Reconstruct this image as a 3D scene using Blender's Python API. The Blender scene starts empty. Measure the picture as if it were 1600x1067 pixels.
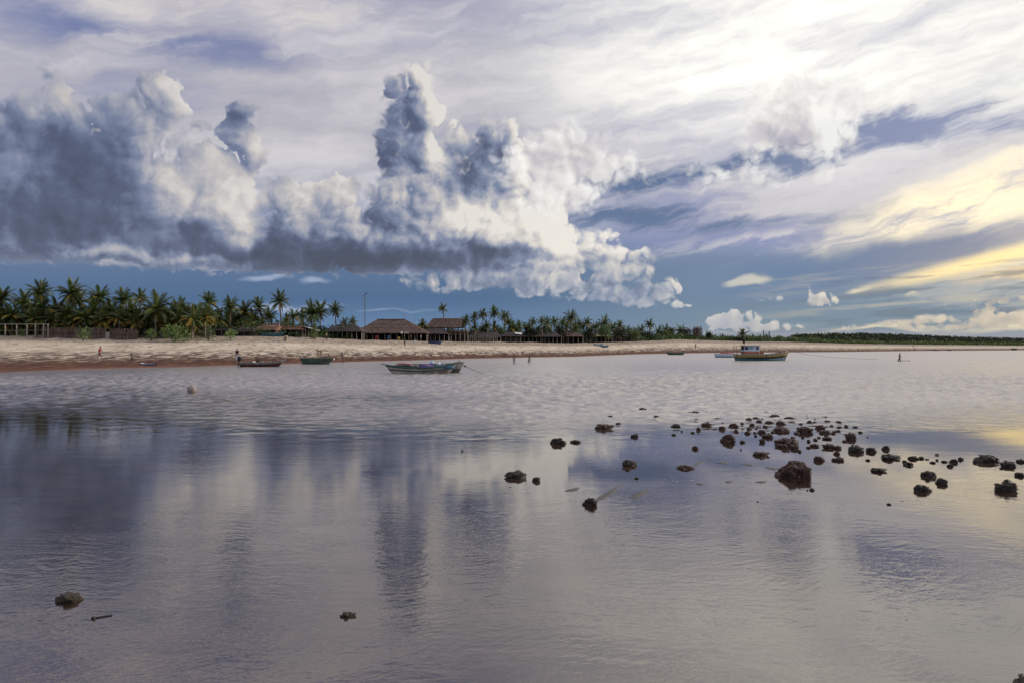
import bpy, bmesh, math, random
from math import sin, cos, pi, radians, atan, atan2, sqrt, exp
from mathutils import Vector, Matrix, noise as mnoise

S = bpy.context.scene
COL = S.collection
F = 1150.0          # focal length in pixels of the 1600 px wide photograph
HOR = 538.0         # row of the horizon
EYE = 2.8           # camera height above the water

# ------------------------------------------------------------------ camera
cam = bpy.data.cameras.new('camera')
cam.sensor_width = 36.0
cam.lens = 36.0 * F / 1600.0
cam.shift_y = (HOR - 533.5) / 1600.0
cam.clip_start = 0.1
cam.clip_end = 20000.0
camo = bpy.data.objects.new('camera', cam)
COL.objects.link(camo)
camo.location = (0, 0, EYE)
camo.rotation_euler = (pi / 2, 0, 0)
S.camera = camo
S.view_settings.view_transform = 'Standard'
S.view_settings.look = 'None'
S.view_settings.exposure = 0.0
S.view_settings.gamma = 1.0
S.view_settings.use_curve_mapping = False

SUN_AZ, SUN_EL = radians(72), radians(17)

# ------------------------------------------------------------------ node helper
class Nd:
    """tiny expression layer over a node tree"""
    def __init__(s, tree): s.t = tree
    def new(s, kind, **kw):
        n = s.t.nodes.new(kind)
        for k, v in kw.items(): setattr(n, k, v)
        return n
    def put(s, sock, v):
        if isinstance(v, E): s.t.links.new(v.o, sock)
        elif v is not None: sock.default_value = v
    def m(s, op, a, b=None, c=None, clamp=False):
        n = s.new('ShaderNodeMath', operation=op, use_clamp=clamp)
        for i, v in enumerate((a, b, c)):
            if v is not None: s.put(n.inputs[i], v)
        return E(s, n.outputs[0])
    def vm(s, op, a, b=None, out=0):
        n = s.new('ShaderNodeVectorMath', operation=op)
        s.put(n.inputs[0], a)
        if b is not None:
            if op == 'SCALE': s.put(n.inputs['Scale'], b)
            else: s.put(n.inputs[1], b)
        return E(s, n.outputs[out])
    def comb(s, x, y, z=0.0):
        n = s.new('ShaderNodeCombineXYZ')
        for i, v in enumerate((x, y, z)): s.put(n.inputs[i], v)
        return E(s, n.outputs[0])
    def sep(s, v):
        n = s.new('ShaderNodeSeparateXYZ'); s.put(n.inputs[0], v)
        return [E(s, o) for o in n.outputs]
    def mapping(s, v, loc=(0, 0, 0), rot=0.0, scale=(1, 1, 1)):
        """2D: rotate, then scale (plain vector maths: long chains of Mapping nodes overflow the shader stack)"""
        c, q = cos(rot), sin(rot)
        x = s.vm('DOT_PRODUCT', v, (c * scale[0], -q * scale[0], 0), out=1)
        y = s.vm('DOT_PRODUCT', v, (q * scale[1], c * scale[1], 0), out=1)
        return s.comb(x + loc[0] if loc[0] else x, y + loc[1] if loc[1] else y, 0.0)
    def ell_len(s, v, x, y, rx, ry, rot=0.0):
        d = s.vm('SUBTRACT', v, (x, y, 0))
        if rot:
            c, q = cos(rot), sin(rot)
            u = s.vm('DOT_PRODUCT', d, (c / rx, q / rx, 0), out=1)
            w = s.vm('DOT_PRODUCT', d, (-q / ry, c / ry, 0), out=1)
            return s.m('SQRT', s.m('MULTIPLY_ADD', u, u, w * w))
        return s.vm('LENGTH', s.vm('MULTIPLY', d, (1 / rx, 1 / ry, 0)), out=1)
    def noise(s, v, scale=1.0, detail=4, rough=0.5, dim='3D', lac=2.0, dist=0.0, color=False, w=None):
        n = s.new('ShaderNodeTexNoise', noise_dimensions=dim)
        if v is not None: s.put(n.inputs['Vector'], v)
        n.inputs['Scale'].default_value = scale
        n.inputs['Detail'].default_value = detail
        n.inputs['Roughness'].default_value = rough
        n.inputs['Lacunarity'].default_value = lac
        n.inputs['Distortion'].default_value = dist
        return E(s, n.outputs['Color' if color else 'Fac'])
    def voro(s, v, scale=1.0, detail=0, rough=0.5, dim='2D', feature='F1', out='Distance', lac=2.0, smooth=0.3):
        n = s.new('ShaderNodeTexVoronoi', voronoi_dimensions=dim, feature=feature)
        s.put(n.inputs['Vector'], v)
        n.inputs['Scale'].default_value = scale
        n.inputs['Detail'].default_value = detail
        n.inputs['Roughness'].default_value = rough
        n.inputs['Lacunarity'].default_value = lac
        if feature == 'SMOOTH_F1': n.inputs['Smoothness'].default_value = smooth
        return E(s, n.outputs[out])
    def rng(s, v, a, b, c=0.0, d=1.0, kind='SMOOTHSTEP'):
        n = s.new('ShaderNodeMapRange', interpolation_type=kind)
        n.clamp = False
        s.put(n.inputs[0], v)
        for i, x in enumerate((a, b, c, d)): s.put(n.inputs[i + 1], x)
        r = E(s, n.outputs[0])
        if kind == 'LINEAR':
            lo, hi = ((c, d) if not isinstance(c, E) and not isinstance(d, E) and c < d else (d, c))
            r = s.m('MINIMUM', s.m('MAXIMUM', r, lo), hi)
        return r
    def mix(s, f, a, b, mode='MIX', clamp=True):
        n = s.new('ShaderNodeMix', data_type='RGBA', blend_type=mode)
        n.clamp_factor = clamp
        s.put(n.inputs[0], f)
        for i, v in ((6, a), (7, b)):
            if isinstance(v, tuple) and len(v) == 3: v = (*v, 1)
            s.put(n.inputs[i], v)
        return E(s, n.outputs[2])
    def mixf(s, f, a, b):
        n = s.new('ShaderNodeMix', data_type='FLOAT')
        s.put(n.inputs[0], f); s.put(n.inputs[2], a); s.put(n.inputs[3], b)
        return E(s, n.outputs[0])
    def ramp(s, f, stops, interp='LINEAR'):
        n = s.new('ShaderNodeValToRGB'); r = n.color_ramp; r.interpolation = interp
        while len(r.elements) < len(stops): r.elements.new(0.5)
        for e, (p, c) in zip(r.elements, stops):
            e.position = p
            if not isinstance(c, tuple): c = (c, c, c)
            e.color = (*c, 1)
        s.put(n.inputs[0], f)
        return E(s, n.outputs[0])
class E:
    def __init__(s, nd, o): s.nd = nd; s.o = o
    def __add__(s, b): return s.nd.m('ADD', s, b)
    __radd__ = __add__
    def __sub__(s, b): return s.nd.m('SUBTRACT', s, b)
    def __rsub__(s, b): return s.nd.m('SUBTRACT', b, s)
    def __mul__(s, b): return s.nd.m('MULTIPLY', s, b)
    __rmul__ = __mul__
    def __truediv__(s, b): return s.nd.m('DIVIDE', s, b)

def srgb(r, g, b):
    f = lambda c: (c / 255 / 12.92) if c / 255 <= 0.04045 else ((c / 255 + 0.055) / 1.055) ** 2.4
    return (f(r), f(g), f(b))

# ------------------------------------------------------------------ sky
def sky_pt(px, py):
    """photo pixel -> azimuth and elevation, both times F"""
    az = atan((px - 800) / F)
    el = atan((HOR - py) * cos(az) / F)
    return az * F, el * F
def sky_ell(px, py, rx, ry):
    az = atan((px - 800) / F)
    x, y = sky_pt(px, py)
    return x, y, rx * cos(az) ** 2, ry * cos(az)

def build_world():
    w = bpy.data.worlds.new('World'); S.world = w; w.use_nodes = True
    t = w.node_tree; t.nodes.clear(); n = Nd(t)
    out = n.new('ShaderNodeOutputWorld'); bg = n.new('ShaderNodeBackground')
    t.links.new(bg.outputs[0], out.inputs[0])
    bg.inputs['Strength'].default_value = 0.1
    tc = n.new('ShaderNodeTexCoord'); N = E(n, tc.outputs['Generated'])
    sx, sy, sz = n.sep(N)
    az = n.m('ARCTAN2', sx, sy); el = n.m('ARCSINE', sz)
    X = az * F; Y = n.m('ABSOLUTE', el) * F
    P = n.comb(X, Y, 0.0)
    YC = Y / n.m('MAXIMUM', n.m('COSINE', az), 0.6)     # height above the horizon as a tangent plane sees it

    def ells(Pv, items, k=10.0, dome=False):
        r = None
        for it in items:
            cx, cy, rx, ry = it[:4]; rot = it[4] if len(it) > 4 else 0
            x, y, rx, ry = sky_ell(cx, cy, rx, ry)
            ln = n.ell_len(Pv, x, y, rx, ry, radians(rot)); mr = min(rx, ry)
            q = n.m('MULTIPLY_ADD', ln * ln, -mr * 0.62, mr * 0.62) if dome else n.m('MULTIPLY_ADD', ln, -mr, mr)
            r = q if r is None else n.m('SMOOTH_MAX', r, q, k)
        return r
    def blob(Pv, px, py, rx, ry, rot=0, a=1.3, b=0.2):
        x, y, rx, ry = sky_ell(px, py, rx, ry)
        return n.rng(n.ell_len(Pv, x, y, rx, ry, radians(rot)), a, b)
    def blobs(Pv, items):
        r = None
        for it in items:
            g = blob(Pv, *it[:5]) * it[5]
            r = g if r is None else r + g
        return r

    # clear air behind everything: the physical sky, deepened to the slate blue of the shower band
    nis = n.new('ShaderNodeTexSky', sky_type='NISHITA', sun_disc=False)
    nis.sun_elevation = SUN_EL; nis.sun_rotation = SUN_AZ
    nis.air_density = 1.0; nis.dust_density = 0.6
    NIS = E(n, nis.outputs[0])

    # warps
    P100 = n.vm('SCALE', P, 0.01)
    wc = n.noise(P100, 1.25, 4, 0.50, '2D', color=True)
    wv = n.vm('SUBTRACT', wc, (0.5, 0.5, 0.5))
    Pw = n.vm('ADD', P, n.vm('MULTIPLY', wv, (50, 30, 0)))
    Pw2 = n.vm('ADD', P, n.vm('MULTIPLY', wv, (90, 26, 0)))

    # ---- base colours (values are display-linear, divided by the strength at the end)
    left = n.ramp(YC / 700.0, [(0.0, srgb(104, 140, 182)), (0.10, srgb(68, 101, 143)), (0.17, srgb(88, 112, 150)),
                              (0.28, srgb(156, 163, 190)), (0.42, srgb(190, 187, 195)), (0.62, srgb(182, 180, 191)),
                              (0.80, srgb(146, 150, 184)), (1.0, srgb(150, 155, 190))])
    right = n.ramp(YC / 700.0, [(0.0, srgb(140, 150, 165)), (0.05, srgb(112, 136, 158)), (0.19, srgb(112, 130, 162)),
                               (0.23, srgb(140, 148, 186)), (0.29, srgb(206, 201, 206)), (0.45, srgb(202, 198, 206)),
                               (0.56, srgb(252, 250, 240)), (1.0, (1.0, 0.98, 0.92))])
    over = n.rng(Y, 500, 800)                                # the thin bright veil goes on overhead
    base = n.mix(n.rng(X, -120, 420), left, right)
    base = n.mix(n.rng(sy, -0.4, 0.3), left, base)          # behind the camera: like the left
    base = n.mix(over * 0.6, base, (0.95, 0.90, 0.88))

    # ---- high veil: streaky stratus
    Ps = n.mapping(Pw2, rot=radians(-7), scale=(0.0024, 0.011, 1))
    st = n.noise(Ps, 1.0, 7, 0.62, '2D')
    Ps2 = n.mapping(Pw2, rot=radians(-14), scale=(0.0045, 0.024, 1))
    st2 = n.noise(Ps2, 1.0, 7, 0.66, '2D')
    hi = n.rng(Y, 110, 240)
    base = n.mix(n.rng(st, 0.44, 0.72) * hi * 0.75, base, srgb(224, 220, 222))
    base = n.mix(n.rng(st, 0.47, 0.24) * hi * 0.55, base, srgb(132, 141, 182))
    # blue openings at the upper left
    op = blobs(Pw2, [(80, 30, 130, 45, 4, 0.8), (330, 75, 210, 36, 2, 0.85), (170, 110, 160, 30, 0, 0.3),
                     (700, 60, 200, 30, 8, 0.3), (880, 20, 120, 20, 10, 0.5)])
    base = n.mix(op * n.rng(st2, 0.30, 0.62) * 0.9, base, srgb(108, 121, 168))
    # pale cloud rags along the top edge
    tp = ells(Pw2, [(270, 10, 170, 34, 2), (440, 14, 100, 30, 0), (600, 25, 60, 14, -12), (150, -20, 120, 22, 0), (60, -45, 400, 30, 0)], 20)
    tpa = n.rng(tp + (st2 - 0.5) * 60.0, -6, 22)
    base = n.mix(tpa * 0.88, base, n.mix(n.rng(st2, .35, .65), srgb(192, 188, 198), srgb(222, 216, 214)))

    # thin bright streaks across the right
    br = n.rng(st2, 0.50, 0.70)
    rgt = n.rng(X, 80, 300)
    base = n.mix(br * rgt * n.rng(Y, 105, 170) * 0.75, base, srgb(236, 228, 222))
    dk = n.rng(st, 0.50, 0.34)
    base = n.mix(dk * rgt * n.rng(Y, 330, 200) * n.rng(Y, 90, 130) * 0.55, base, srgb(120, 130, 176))

    # ---- warm light near the sun
    g1 = blob(Pw, 1220, 80, 560, 210, 0, 1.15, 0.05)
    base = n.mix(g1 * 0.93, base, n.mix(n.rng(st, .28, .62), (0.74, 0.72, 0.76), (1.30, 1.26, 1.14)))
    # ---- veil over the right half: dark blue windows with ragged edges
    win = ells(Pw2, [(990, 288, 110, 24, 3), (1130, 266, 120, 22, 12), (1260, 236, 140, 32, 12), (1420, 205, 130, 32, 3),
                     (1560, 196, 120, 26, 10), (980, 340, 140, 21, 2), (900, 305, 60, 16, 0), (1100, 350, 120, 13, 3),
                     (1270, 300, 120, 5, 10), (1215, 341, 80, 6, 2), (1500, 232, 80, 8, 12)], 6)
    winm = n.rng(win + (st2 - 0.5) * 70.0, -5, 16)
    base = n.mix(winm * 0.97, base, n.mix(n.rng(X, 250, 620), srgb(96, 114, 150), srgb(140, 148, 180)))
    g2 = blob(Pw2, 1520, 312, 290, 48, 14, 1.4, 0.0)
    base = n.mix(g2 * n.rng(st2, 0.30, 0.62) * 1.0, base, (1.45, 1.22, 0.76))
    g3 = blob(Pw2, 1680, 330, 400, 150, 8, 1.25, 0.1)
    base = n.mix(g3 * n.rng(st2, 0.26, 0.62) * 0.85, base, (1.30, 1.10, 0.74))
    # slate shower band rising to the right edge
    bd = blob(Pw, 1370, 412, 340, 40, 9, 1.25, 0.35)
    base = n.mix(bd * 0.95, base, n.mix(n.rng(X, 350, 700), srgb(98, 124, 162), srgb(136, 138, 158)))
    # the yellow shaft below it
    g4 = blob(P, 1560, 403, 230, 15, 13, 1.35, 0.1)
    base = n.mix(g4 * n.rng(st2, .22, .5), base, (1.25, 0.95, 0.45))
    g5 = blob(Pw, 1610, 428, 130, 12, 3, 1.3, 0.1)
    base = n.mix(g5 * 0.8, base, (1.0, 0.72, 0.34))
    # low streaks of the right corner
    Pl = n.mapping(P, rot=radians(-3), scale=(0.006, 0.06, 1))
    stl = n.noise(Pl, 1.0, 6, 0.6, '2D')
    low = n.rng(X, 260, 560) * n.rng(Y, 120, 95) * n.rng(Y, 14, 30)
    base = n.mix(low * n.rng(stl, 0.52, 0.70) * 0.5, base, srgb(196, 186, 168))
    base = n.mix(low * n.rng(stl, 0.50, 0.36) * 0.6, base, srgb(92, 108, 132))
    # pale bar low over the land, left and right
    bar = ells(Pw, [(1345, 455, 26, 6, 0), (1430, 464, 20, 5, 0), (1165, 441, 40, 8, 0), (418, 433, 46, 6, 3), (492, 437, 30, 6, 0), (470, 480, 95, 7, 2), (300, 482, 70, 3, 0), (585, 484, 60, 1.6, 0), (1400, 517, 330, 5, 0), (1150, 516, 140, 2.5, 1), (1600, 512, 200, 8, 0)], 2)
    base = n.mix(n.rng(bar + (stl - .5) * 10, -1, 5) * 0.8, base, n.mix(n.rng(X, 100, 500), srgb(164, 178, 206), srgb(232, 220, 190)))
    under = n.rng(Y, 24, 12) * n.rng(X, 150, 330)
    base = n.mix(under * 0.75, base, srgb(138, 148, 168))

    # ---- cumulus
    big = [(20, 195, 90, 74, 0), (85, 200, 48, 80, 10), (110, 240, 60, 40, 0), (250, 165, 42, 40, 0), (205, 200, 70, 46, 0),
           (160, 260, 160, 90, 0), (60, 300, 220, 90, 0), (250, 330, 190, 80, 0), (335, 305, 85, 72, -30), (370, 355, 52, 60, 0),
           (120, 385, 330, 42, 0), (0, 404, 400, 18, 0), (385, 180, 34, 20, 12), (345, 203, 42, 18, 0), (380, 210, 30, 40, 0), (388, 245, 28, 30, 0),
           (450, 345, 60, 70, 0), (505, 330, 85, 52, 0), (450, 395, 140, 42, 0), (590, 385, 190, 52, 0), (430, 420, 330, 18, 0),
           (645, 140, 44, 38, 0), (648, 185, 46, 46, 0), (636, 232, 50, 50, 0), (665, 270, 60, 70, 0), (708, 228, 26, 26, 0),
           (783, 222, 44, 36, 0), (760, 262, 50, 46, 0), (775, 292, 66, 56, 0), (620, 325, 70, 56, 0), (720, 345, 120, 70, 0),
           (820, 350, 80, 55, 0), (880, 385, 70, 26, 0), (740, 392, 150, 42, 0), (940, 402, 45, 9, 0), (20, 398, 330, 22, 0), (300, 404, 330, 24, 0)]
    low_ = [(700, 440, 70, 20, 0), (770, 430, 90, 26, 0), (830, 440, 60, 26, 0), (870, 425, 60, 26, -10), (900, 455, 50, 18, 0),
            (950, 440, 55, 34, 0), (1010, 436, 16, 18, 0), (1000, 460, 50, 22, 0), (1048, 452, 16, 18, 0), (1046, 476, 30, 7, 0),
            
            (1270, 463, 30, 12, 0), (1285, 469, 44, 8, 0), (1235, 467, 40, 4, 0),
            (1170, 498, 12, 12, 0), (1120, 503, 20, 10, 0), (1146, 497, 22, 12, 0), (1172, 500, 24, 14, 0), (1200, 508, 26, 8, 0), (1235, 511, 20, 7, 0), (1160, 512, 70, 6, 0),
            (1375, 506, 30, 7, 0), (1420, 504, 34, 6, 0), (1460, 498, 34, 9, 0), (1540, 490, 26, 12, 0), (1580, 492, 40, 12, 0), (1560, 502, 90, 8, 0), (1560, 470, 80, 8, 2), (1480, 510, 160, 5, 0)]
    def cum(Pin):
        """billows: two sizes of domes on top of the big lobes, plus a fine frayed edge"""
        q = n.vm('SCALE', Pin, 0.01)
        w1 = n.noise(q, 2.1, 2.5, 0.5, '2D', color=True)
        wv1 = n.vm('SUBTRACT', w1, (0.5, 0.5, 0.5))
        Pq = n.vm('ADD', Pin, n.vm('MULTIPLY', wv1, (30, 28, 0)))
        q2 = n.vm('SCALE', Pq, 0.01)
        k = n.rng(Y, 84, 124)
        va = n.voro(q2, 1.9, 0, 0.5, '2D', 'F1'); vb = n.voro(q2, 5.2, 1.0, 0.45, '2D', 'F1', lac=2.2)
        big_ = n.m('MULTIPLY_ADD', va * va, -29.0, 10.0) * k
        sm_ = n.m('MULTIPLY_ADD', vb * vb, -17.0, 4.5)
        hb = big_ + sm_ * n.rng(Y, 84, 124, 1.0, 0.42)
        fine = n.noise(q2, 8.0, 4, 0.60, '2D')
        h = n.m('MULTIPLY_ADD', fine, 18.0, big_ + sm_ - 9.0)
        hs = n.rng(Y, 20, 120, 0.30, 1.0, 'LINEAR')
        return h * hs + n.rng(Y, 60, 130, 0.5, 3.0, 'LINEAR'), Pq, fine, hb * hs
    h0, Pq, fine, b0 = cum(P)
    L = (10.0, 7.0, 0.0)
    h1, Pq1, fine1, b1 = cum(n.vm('ADD', P, L))
    hs = n.rng(Y, 20, 130, 0.12, 1.0, 'LINEAR')
    Pf = n.vm('ADD', P, n.vm('MULTIPLY', n.vm('SUBTRACT', Pq, P), n.comb(hs, hs, 0.0)))
    Pf1 = n.vm('ADD', Pf, L)
    flat = (Y - 103.0) * 0.9 + (fine - 0.5) * 26.0 + n.rng(X, 60, 190) * -14.0
    m0 = n.m('SMOOTH_MIN', ells(Pf, big, 9, True), flat - h0 * 0.6, 8.0)
    m0 = n.m('SMOOTH_MAX', m0, ells(Pf, low_, 3, True), 4.0)
    m1 = ells(Pf1, big, 9, True)
    m1 = n.m('SMOOTH_MAX', m1, ells(Pf1, low_, 3, True), 4.0)
    D0 = m0 + h0 + n.rng(Y, 200, 150) * n.rng(Y, 104, 116) * 9.0; B0 = m0 + b0; B1 = m1 + b1
    soft = n.rng(n.sep(wv)[0] + (fine - 0.5) * 0.5, -0.16, 0.16, 4.0, 26.0, 'LINEAR')
    alpha = n.rng(D0, 0.0, soft * hs)
    # flat base
    cap = lambda d: n.m('MINIMUM', d, 60.0)
    dl = cap(B0) - cap(B1)
    s = n.m('MAXIMUM', n.m('MINIMUM', dl, 14.0), -11.0) * 0.027
    s = s + (fine - fine1) * 0.25
    s = s + n.rng(D0, 20, 0) * 0.16
    wp = n.vm('ADD', P, n.vm('MULTIPLY', wv, (70, 60, 0)))
    paint = blobs(wp, [
        (150, 250, 120, 80, 0, -0.26), (60, 345, 260, 60, 0, -0.22), (330, 385, 110, 34, 0, -0.20), (265, 245, 60, 34, 0, -0.12),
        (300, 290, 120, 62, -30, 0.42), (385, 320, 45, 60, -15, 0.35), (90, 170, 60, 60, 0, 0.10), (265, 140, 40, 28, 0, 0.34),
        (385, 222, 20, 22, 0, 0.22), (330, 345, 60, 24, 10, -0.25), (370, 190, 40, 16, 0, -0.22),
        (230, 402, 190, 10, 0, 0.30), (60, 418, 330, 7, 0, 0.34),
        (500, 300, 110, 34, 0, 0.26), (500, 345, 70, 30, 0, -0.02), (520, 402, 260, 30, 0, -0.28), (700, 400, 200, 30, 0, -0.26), (800, 392, 70, 14, 6, -0.26),
        (630, 215, 44, 60, 0, -0.24), (672, 190, 20, 90, 0, 0.34), (640, 118, 44, 14, 0, 0.30), (690, 250, 30, 40, 0, 0.28),
        (725, 275, 70, 60, 0, -0.28), (775, 225, 40, 34, 0, -0.20), (815, 245, 16, 60, 0, 0.30), (650, 300, 60, 34, 0, 0.16), (620, 345, 60, 30, 0, -0.12),
        (790, 340, 130, 40, 0, 0.42), (880, 370, 90, 40, 0, 0.45), (700, 345, 40, 24, 0, 0.25),
        (790, 445, 60, 18, 0, -0.22), (850, 425, 40, 20, 0, 0.10), (1000, 465, 50, 16, 0, -0.12), (980, 448, 130, 50, 0, -0.16), (60, 250, 200, 130, 0, -0.10),
        (1280, 468, 40, 8, 0, -0.12), (1560, 472, 90, 7, 0, -0.35), (1160, 507, 60, 9, 0, -0.10), (1540, 497, 60, 8, 0, -0.12)])
    s = n.m('MULTIPLY_ADD', s, n.rng(paint, -0.40, 0.10, 0.45, 1.0) * n.rng(X, -480, -180, 0.62, 1.0), paint + 0.47) + n.rng(X, -500, 300, -0.06, 0.12)
    s = n.m('MULTIPLY_ADD', s - 0.5, 0.92, 0.5) + n.sep(wv)[2] * 0.45
    cc = n.ramp(s, [(0.0, srgb(76, 82, 102)), (0.18, srgb(94, 102, 128)), (0.38, srgb(132, 142, 168)), (0.58, srgb(180, 181, 190)),
                    (0.80, srgb(218, 212, 206)), (1.0, srgb(242, 236, 226))])
    cc = n.mix(n.rng(X, -260, 100), n.mix(1.0, cc, (0.84, 0.84, 0.88), 'MULTIPLY'), cc)
    warm = n.mix(n.rng(X, 350, 640) * n.rng(Y, 140, 60), (1, 1, 1), (1.0, 0.90, 0.74))
    cc = n.mix(1.0, cc, warm, 'MULTIPLY')
    # distance veil near the horizon
    cc = n.mix(n.rng(Y, 125, 20) * 0.55, cc, n.mix(n.rng(X, 200, 600), srgb(148, 162, 186), srgb(188, 182, 174)))
    base = n.mix(alpha, base, cc)
    # bright sunlit cumulus inside the glow
    up = ells(Pf, [(1225, 180, 64, 44, 0), (1275, 175, 74, 50, 0), (1300, 205, 54, 62, 0), (1240, 215, 60, 30, 0), (1185, 222, 34, 16, 0), (1130, 272, 36, 12, 0), (1205, 272, 18, 8, 0), (870, 250, 80, 50, 0), (940, 268, 60, 24, 10), (870, 300, 70, 40, 0)], 20)
    ua = n.rng(up + h0, -8, 26)
    us = n.m('MULTIPLY_ADD', b0 - b1, 0.02, 0.62) + blobs(wp, [(1240, 205, 50, 34, 0, -0.28), (1190, 215, 40, 20, 0, -0.22), (880, 250, 70, 24, 0, -0.22), (1300, 190, 40, 50, 0, 0.3)])
    base = n.mix(ua * 0.9, base, n.ramp(us, [(0.2, srgb(180, 176, 188)), (0.5, srgb(226, 220, 218)), (0.8, (1.0, 0.98, 0.93))]))

    # the physical sky tints everything a little and fills the clear air
    full = n.vm('SCALE', base, 10.0)
    res = n.mix(0.08, full, NIS)
    n.put(bg.inputs['Color'], res)
    S.cycles.use_denoising = True; S.cycles.use_adaptive_sampling = True; S.cycles.adaptive_threshold = 0.012; S.cycles.adaptive_min_samples = 24
    w.cycles.sampling_method = 'MANUAL'; w.cycles.sample_map_resolution = 512
build_world()

sun = bpy.data.lights.new('sun', 'SUN'); sun.energy = 3.0; sun.angle = radians(0.6); sun.color = (1.0, 0.89, 0.75)
suno = bpy.data.objects.new('sun', sun); COL.objects.link(suno)
sd = Vector((sin(SUN_AZ) * cos(SUN_EL), cos(SUN_AZ) * cos(SUN_EL), sin(SUN_EL)))
suno.rotation_euler = sd.to_track_quat('Z', 'Y').to_euler()
suno.location = (40, 50, 30)

# ------------------------------------------------------------------ general helpers
rnd = random.Random(7)
def link(o): COL.objects.link(o); return o
def tag(o, label=None, cat=None, group=None, kind=None):
    for k, v in (('label', label), ('category', cat), ('group', group), ('kind', kind)):
        if v: o[k] = v
    return o
def empty(name, loc, label, cat, group=None, rz=0.0):
    o = link(bpy.data.objects.new(name, None)); o.location = loc; o.rotation_euler = (0, 0, rz)
    o.empty_display_size = 0.2
    return tag(o, label, cat, group)
def mesh_of(name, verts, faces, m, smooth=False):
    me = bpy.data.meshes.new(name); me.from_pydata([tuple(v) for v in verts], [], faces)
    me.materials.append(m)
    if smooth:
        me.polygons.foreach_set('use_smooth', [True] * len(me.polygons))
    me.update()
    return me
def obj(name, me, parent=None, loc=(0, 0, 0)):
    o = link(bpy.data.objects.new(name, me)); o.location = loc
    if parent: o.parent = parent
    return o
class MB:
    """collects shapes for one mesh"""
    def __init__(s): s.v = []; s.f = []
    def add(s, vs, fs):
        k = len(s.v); s.v += [Vector(v) for v in vs]; s.f += [tuple(i + k for i in f) for f in fs]; return s
    def box(s, c, size, rz=0.0, rx=0.0, ry=0.0):
        R = Matrix.Rotation(rz, 3, 'Z') @ Matrix.Rotation(ry, 3, 'Y') @ Matrix.Rotation(rx, 3, 'X'); c = Vector(c)
        hx, hy, hz = size[0] / 2, size[1] / 2, size[2] / 2
        vs = [c + R @ Vector((x * hx, y * hy, z * hz)) for z in (-1, 1) for y in (-1, 1) for x in (-1, 1)]
        return s.add(vs, [(0, 2, 3, 1), (4, 5, 7, 6), (0, 1, 5, 4), (2, 6, 7, 3), (0, 4, 6, 2), (1, 3, 7, 5)])
    def tube(s, pts, rad, n=6, caps=True):
        pts = [Vector(p) for p in pts]
        if not isinstance(rad, (list, tuple)): rad = [rad] * len(pts)
        k = len(s.v)
        for i, p in enumerate(pts):
            d = (pts[min(i + 1, len(pts) - 1)] - pts[max(i - 1, 0)]).normalized()
            a = d.orthogonal().normalized() if abs(d.z) < 0.9 else Vector((1, 0, 0))
            a = (a - d * a.dot(d)).normalized(); b = d.cross(a)
            for j in range(n):
                t = 2 * pi * j / n
                s.v.append(p + (a * cos(t) + b * sin(t)) * rad[i])
        for i in range(len(pts) - 1):
            for j in range(n):
                s.f.append((k + i * n + j, k + i * n + (j + 1) % n, k + (i + 1) * n + (j + 1) % n, k + (i + 1) * n + j))
        if caps:
            s.f.append(tuple(k + j for j in reversed(range(n)))); s.f.append(tuple(k + (len(pts) - 1) * n + j for j in range(n)))
        return s
    def ball(s, c, r, n=8, m=6):
        c = Vector(c); r = Vector(r) if isinstance(r, (tuple, list)) else Vector((r, r, r)); k = len(s.v)
        s.v.append(c + Vector((0, 0, r.z)))
        for i in range(1, m):
            t = pi * i / m
            for j in range(n):
                p = 2 * pi * j / n
                s.v.append(c + Vector((r.x * sin(t) * cos(p), r.y * sin(t) * sin(p), r.z * cos(t))))
        s.v.append(c - Vector((0, 0, r.z)))
        for j in range(n):
            s.f.append((k, k + 1 + j, k + 1 + (j + 1) % n))
            e = k + 1 + (m - 2) * n
            s.f.append((len(s.v) - 1, e + (j + 1) % n, e + j))
        for i in range(m - 2):
            for j in range(n):
                a = k + 1 + i * n + j; b = k + 1 + i * n + (j + 1) % n
                s.f.append((a, a + n, b + n, b))
        return s
    def build(s, name, m, parent=None, smooth=False, loc=(0, 0, 0)):
        return obj(name, mesh_of(name, s.v, s.f, m, smooth), parent, loc)

def lerp_table(tab, x):
    if x <= tab[0][0]: return tab[0][1:]
    for a, b in zip(tab, tab[1:]):
        if x <= b[0]:
            t = (x - a[0]) / (b[0] - a[0]); return tuple(p + (q - p) * t for p, q in zip(a[1:], b[1:]))
    return tab[-1][1:]
def at(px, py, d):
    """point that the photograph shows at (px, py), d metres in front of the camera"""
    return Vector(((px - 800) / F * d, d, EYE + (HOR - py) / F * d))
def on_water(px, py):
    d = EYE * F / (py - HOR); return Vector(((px - 800) / F * d, d, 0.0))

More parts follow.
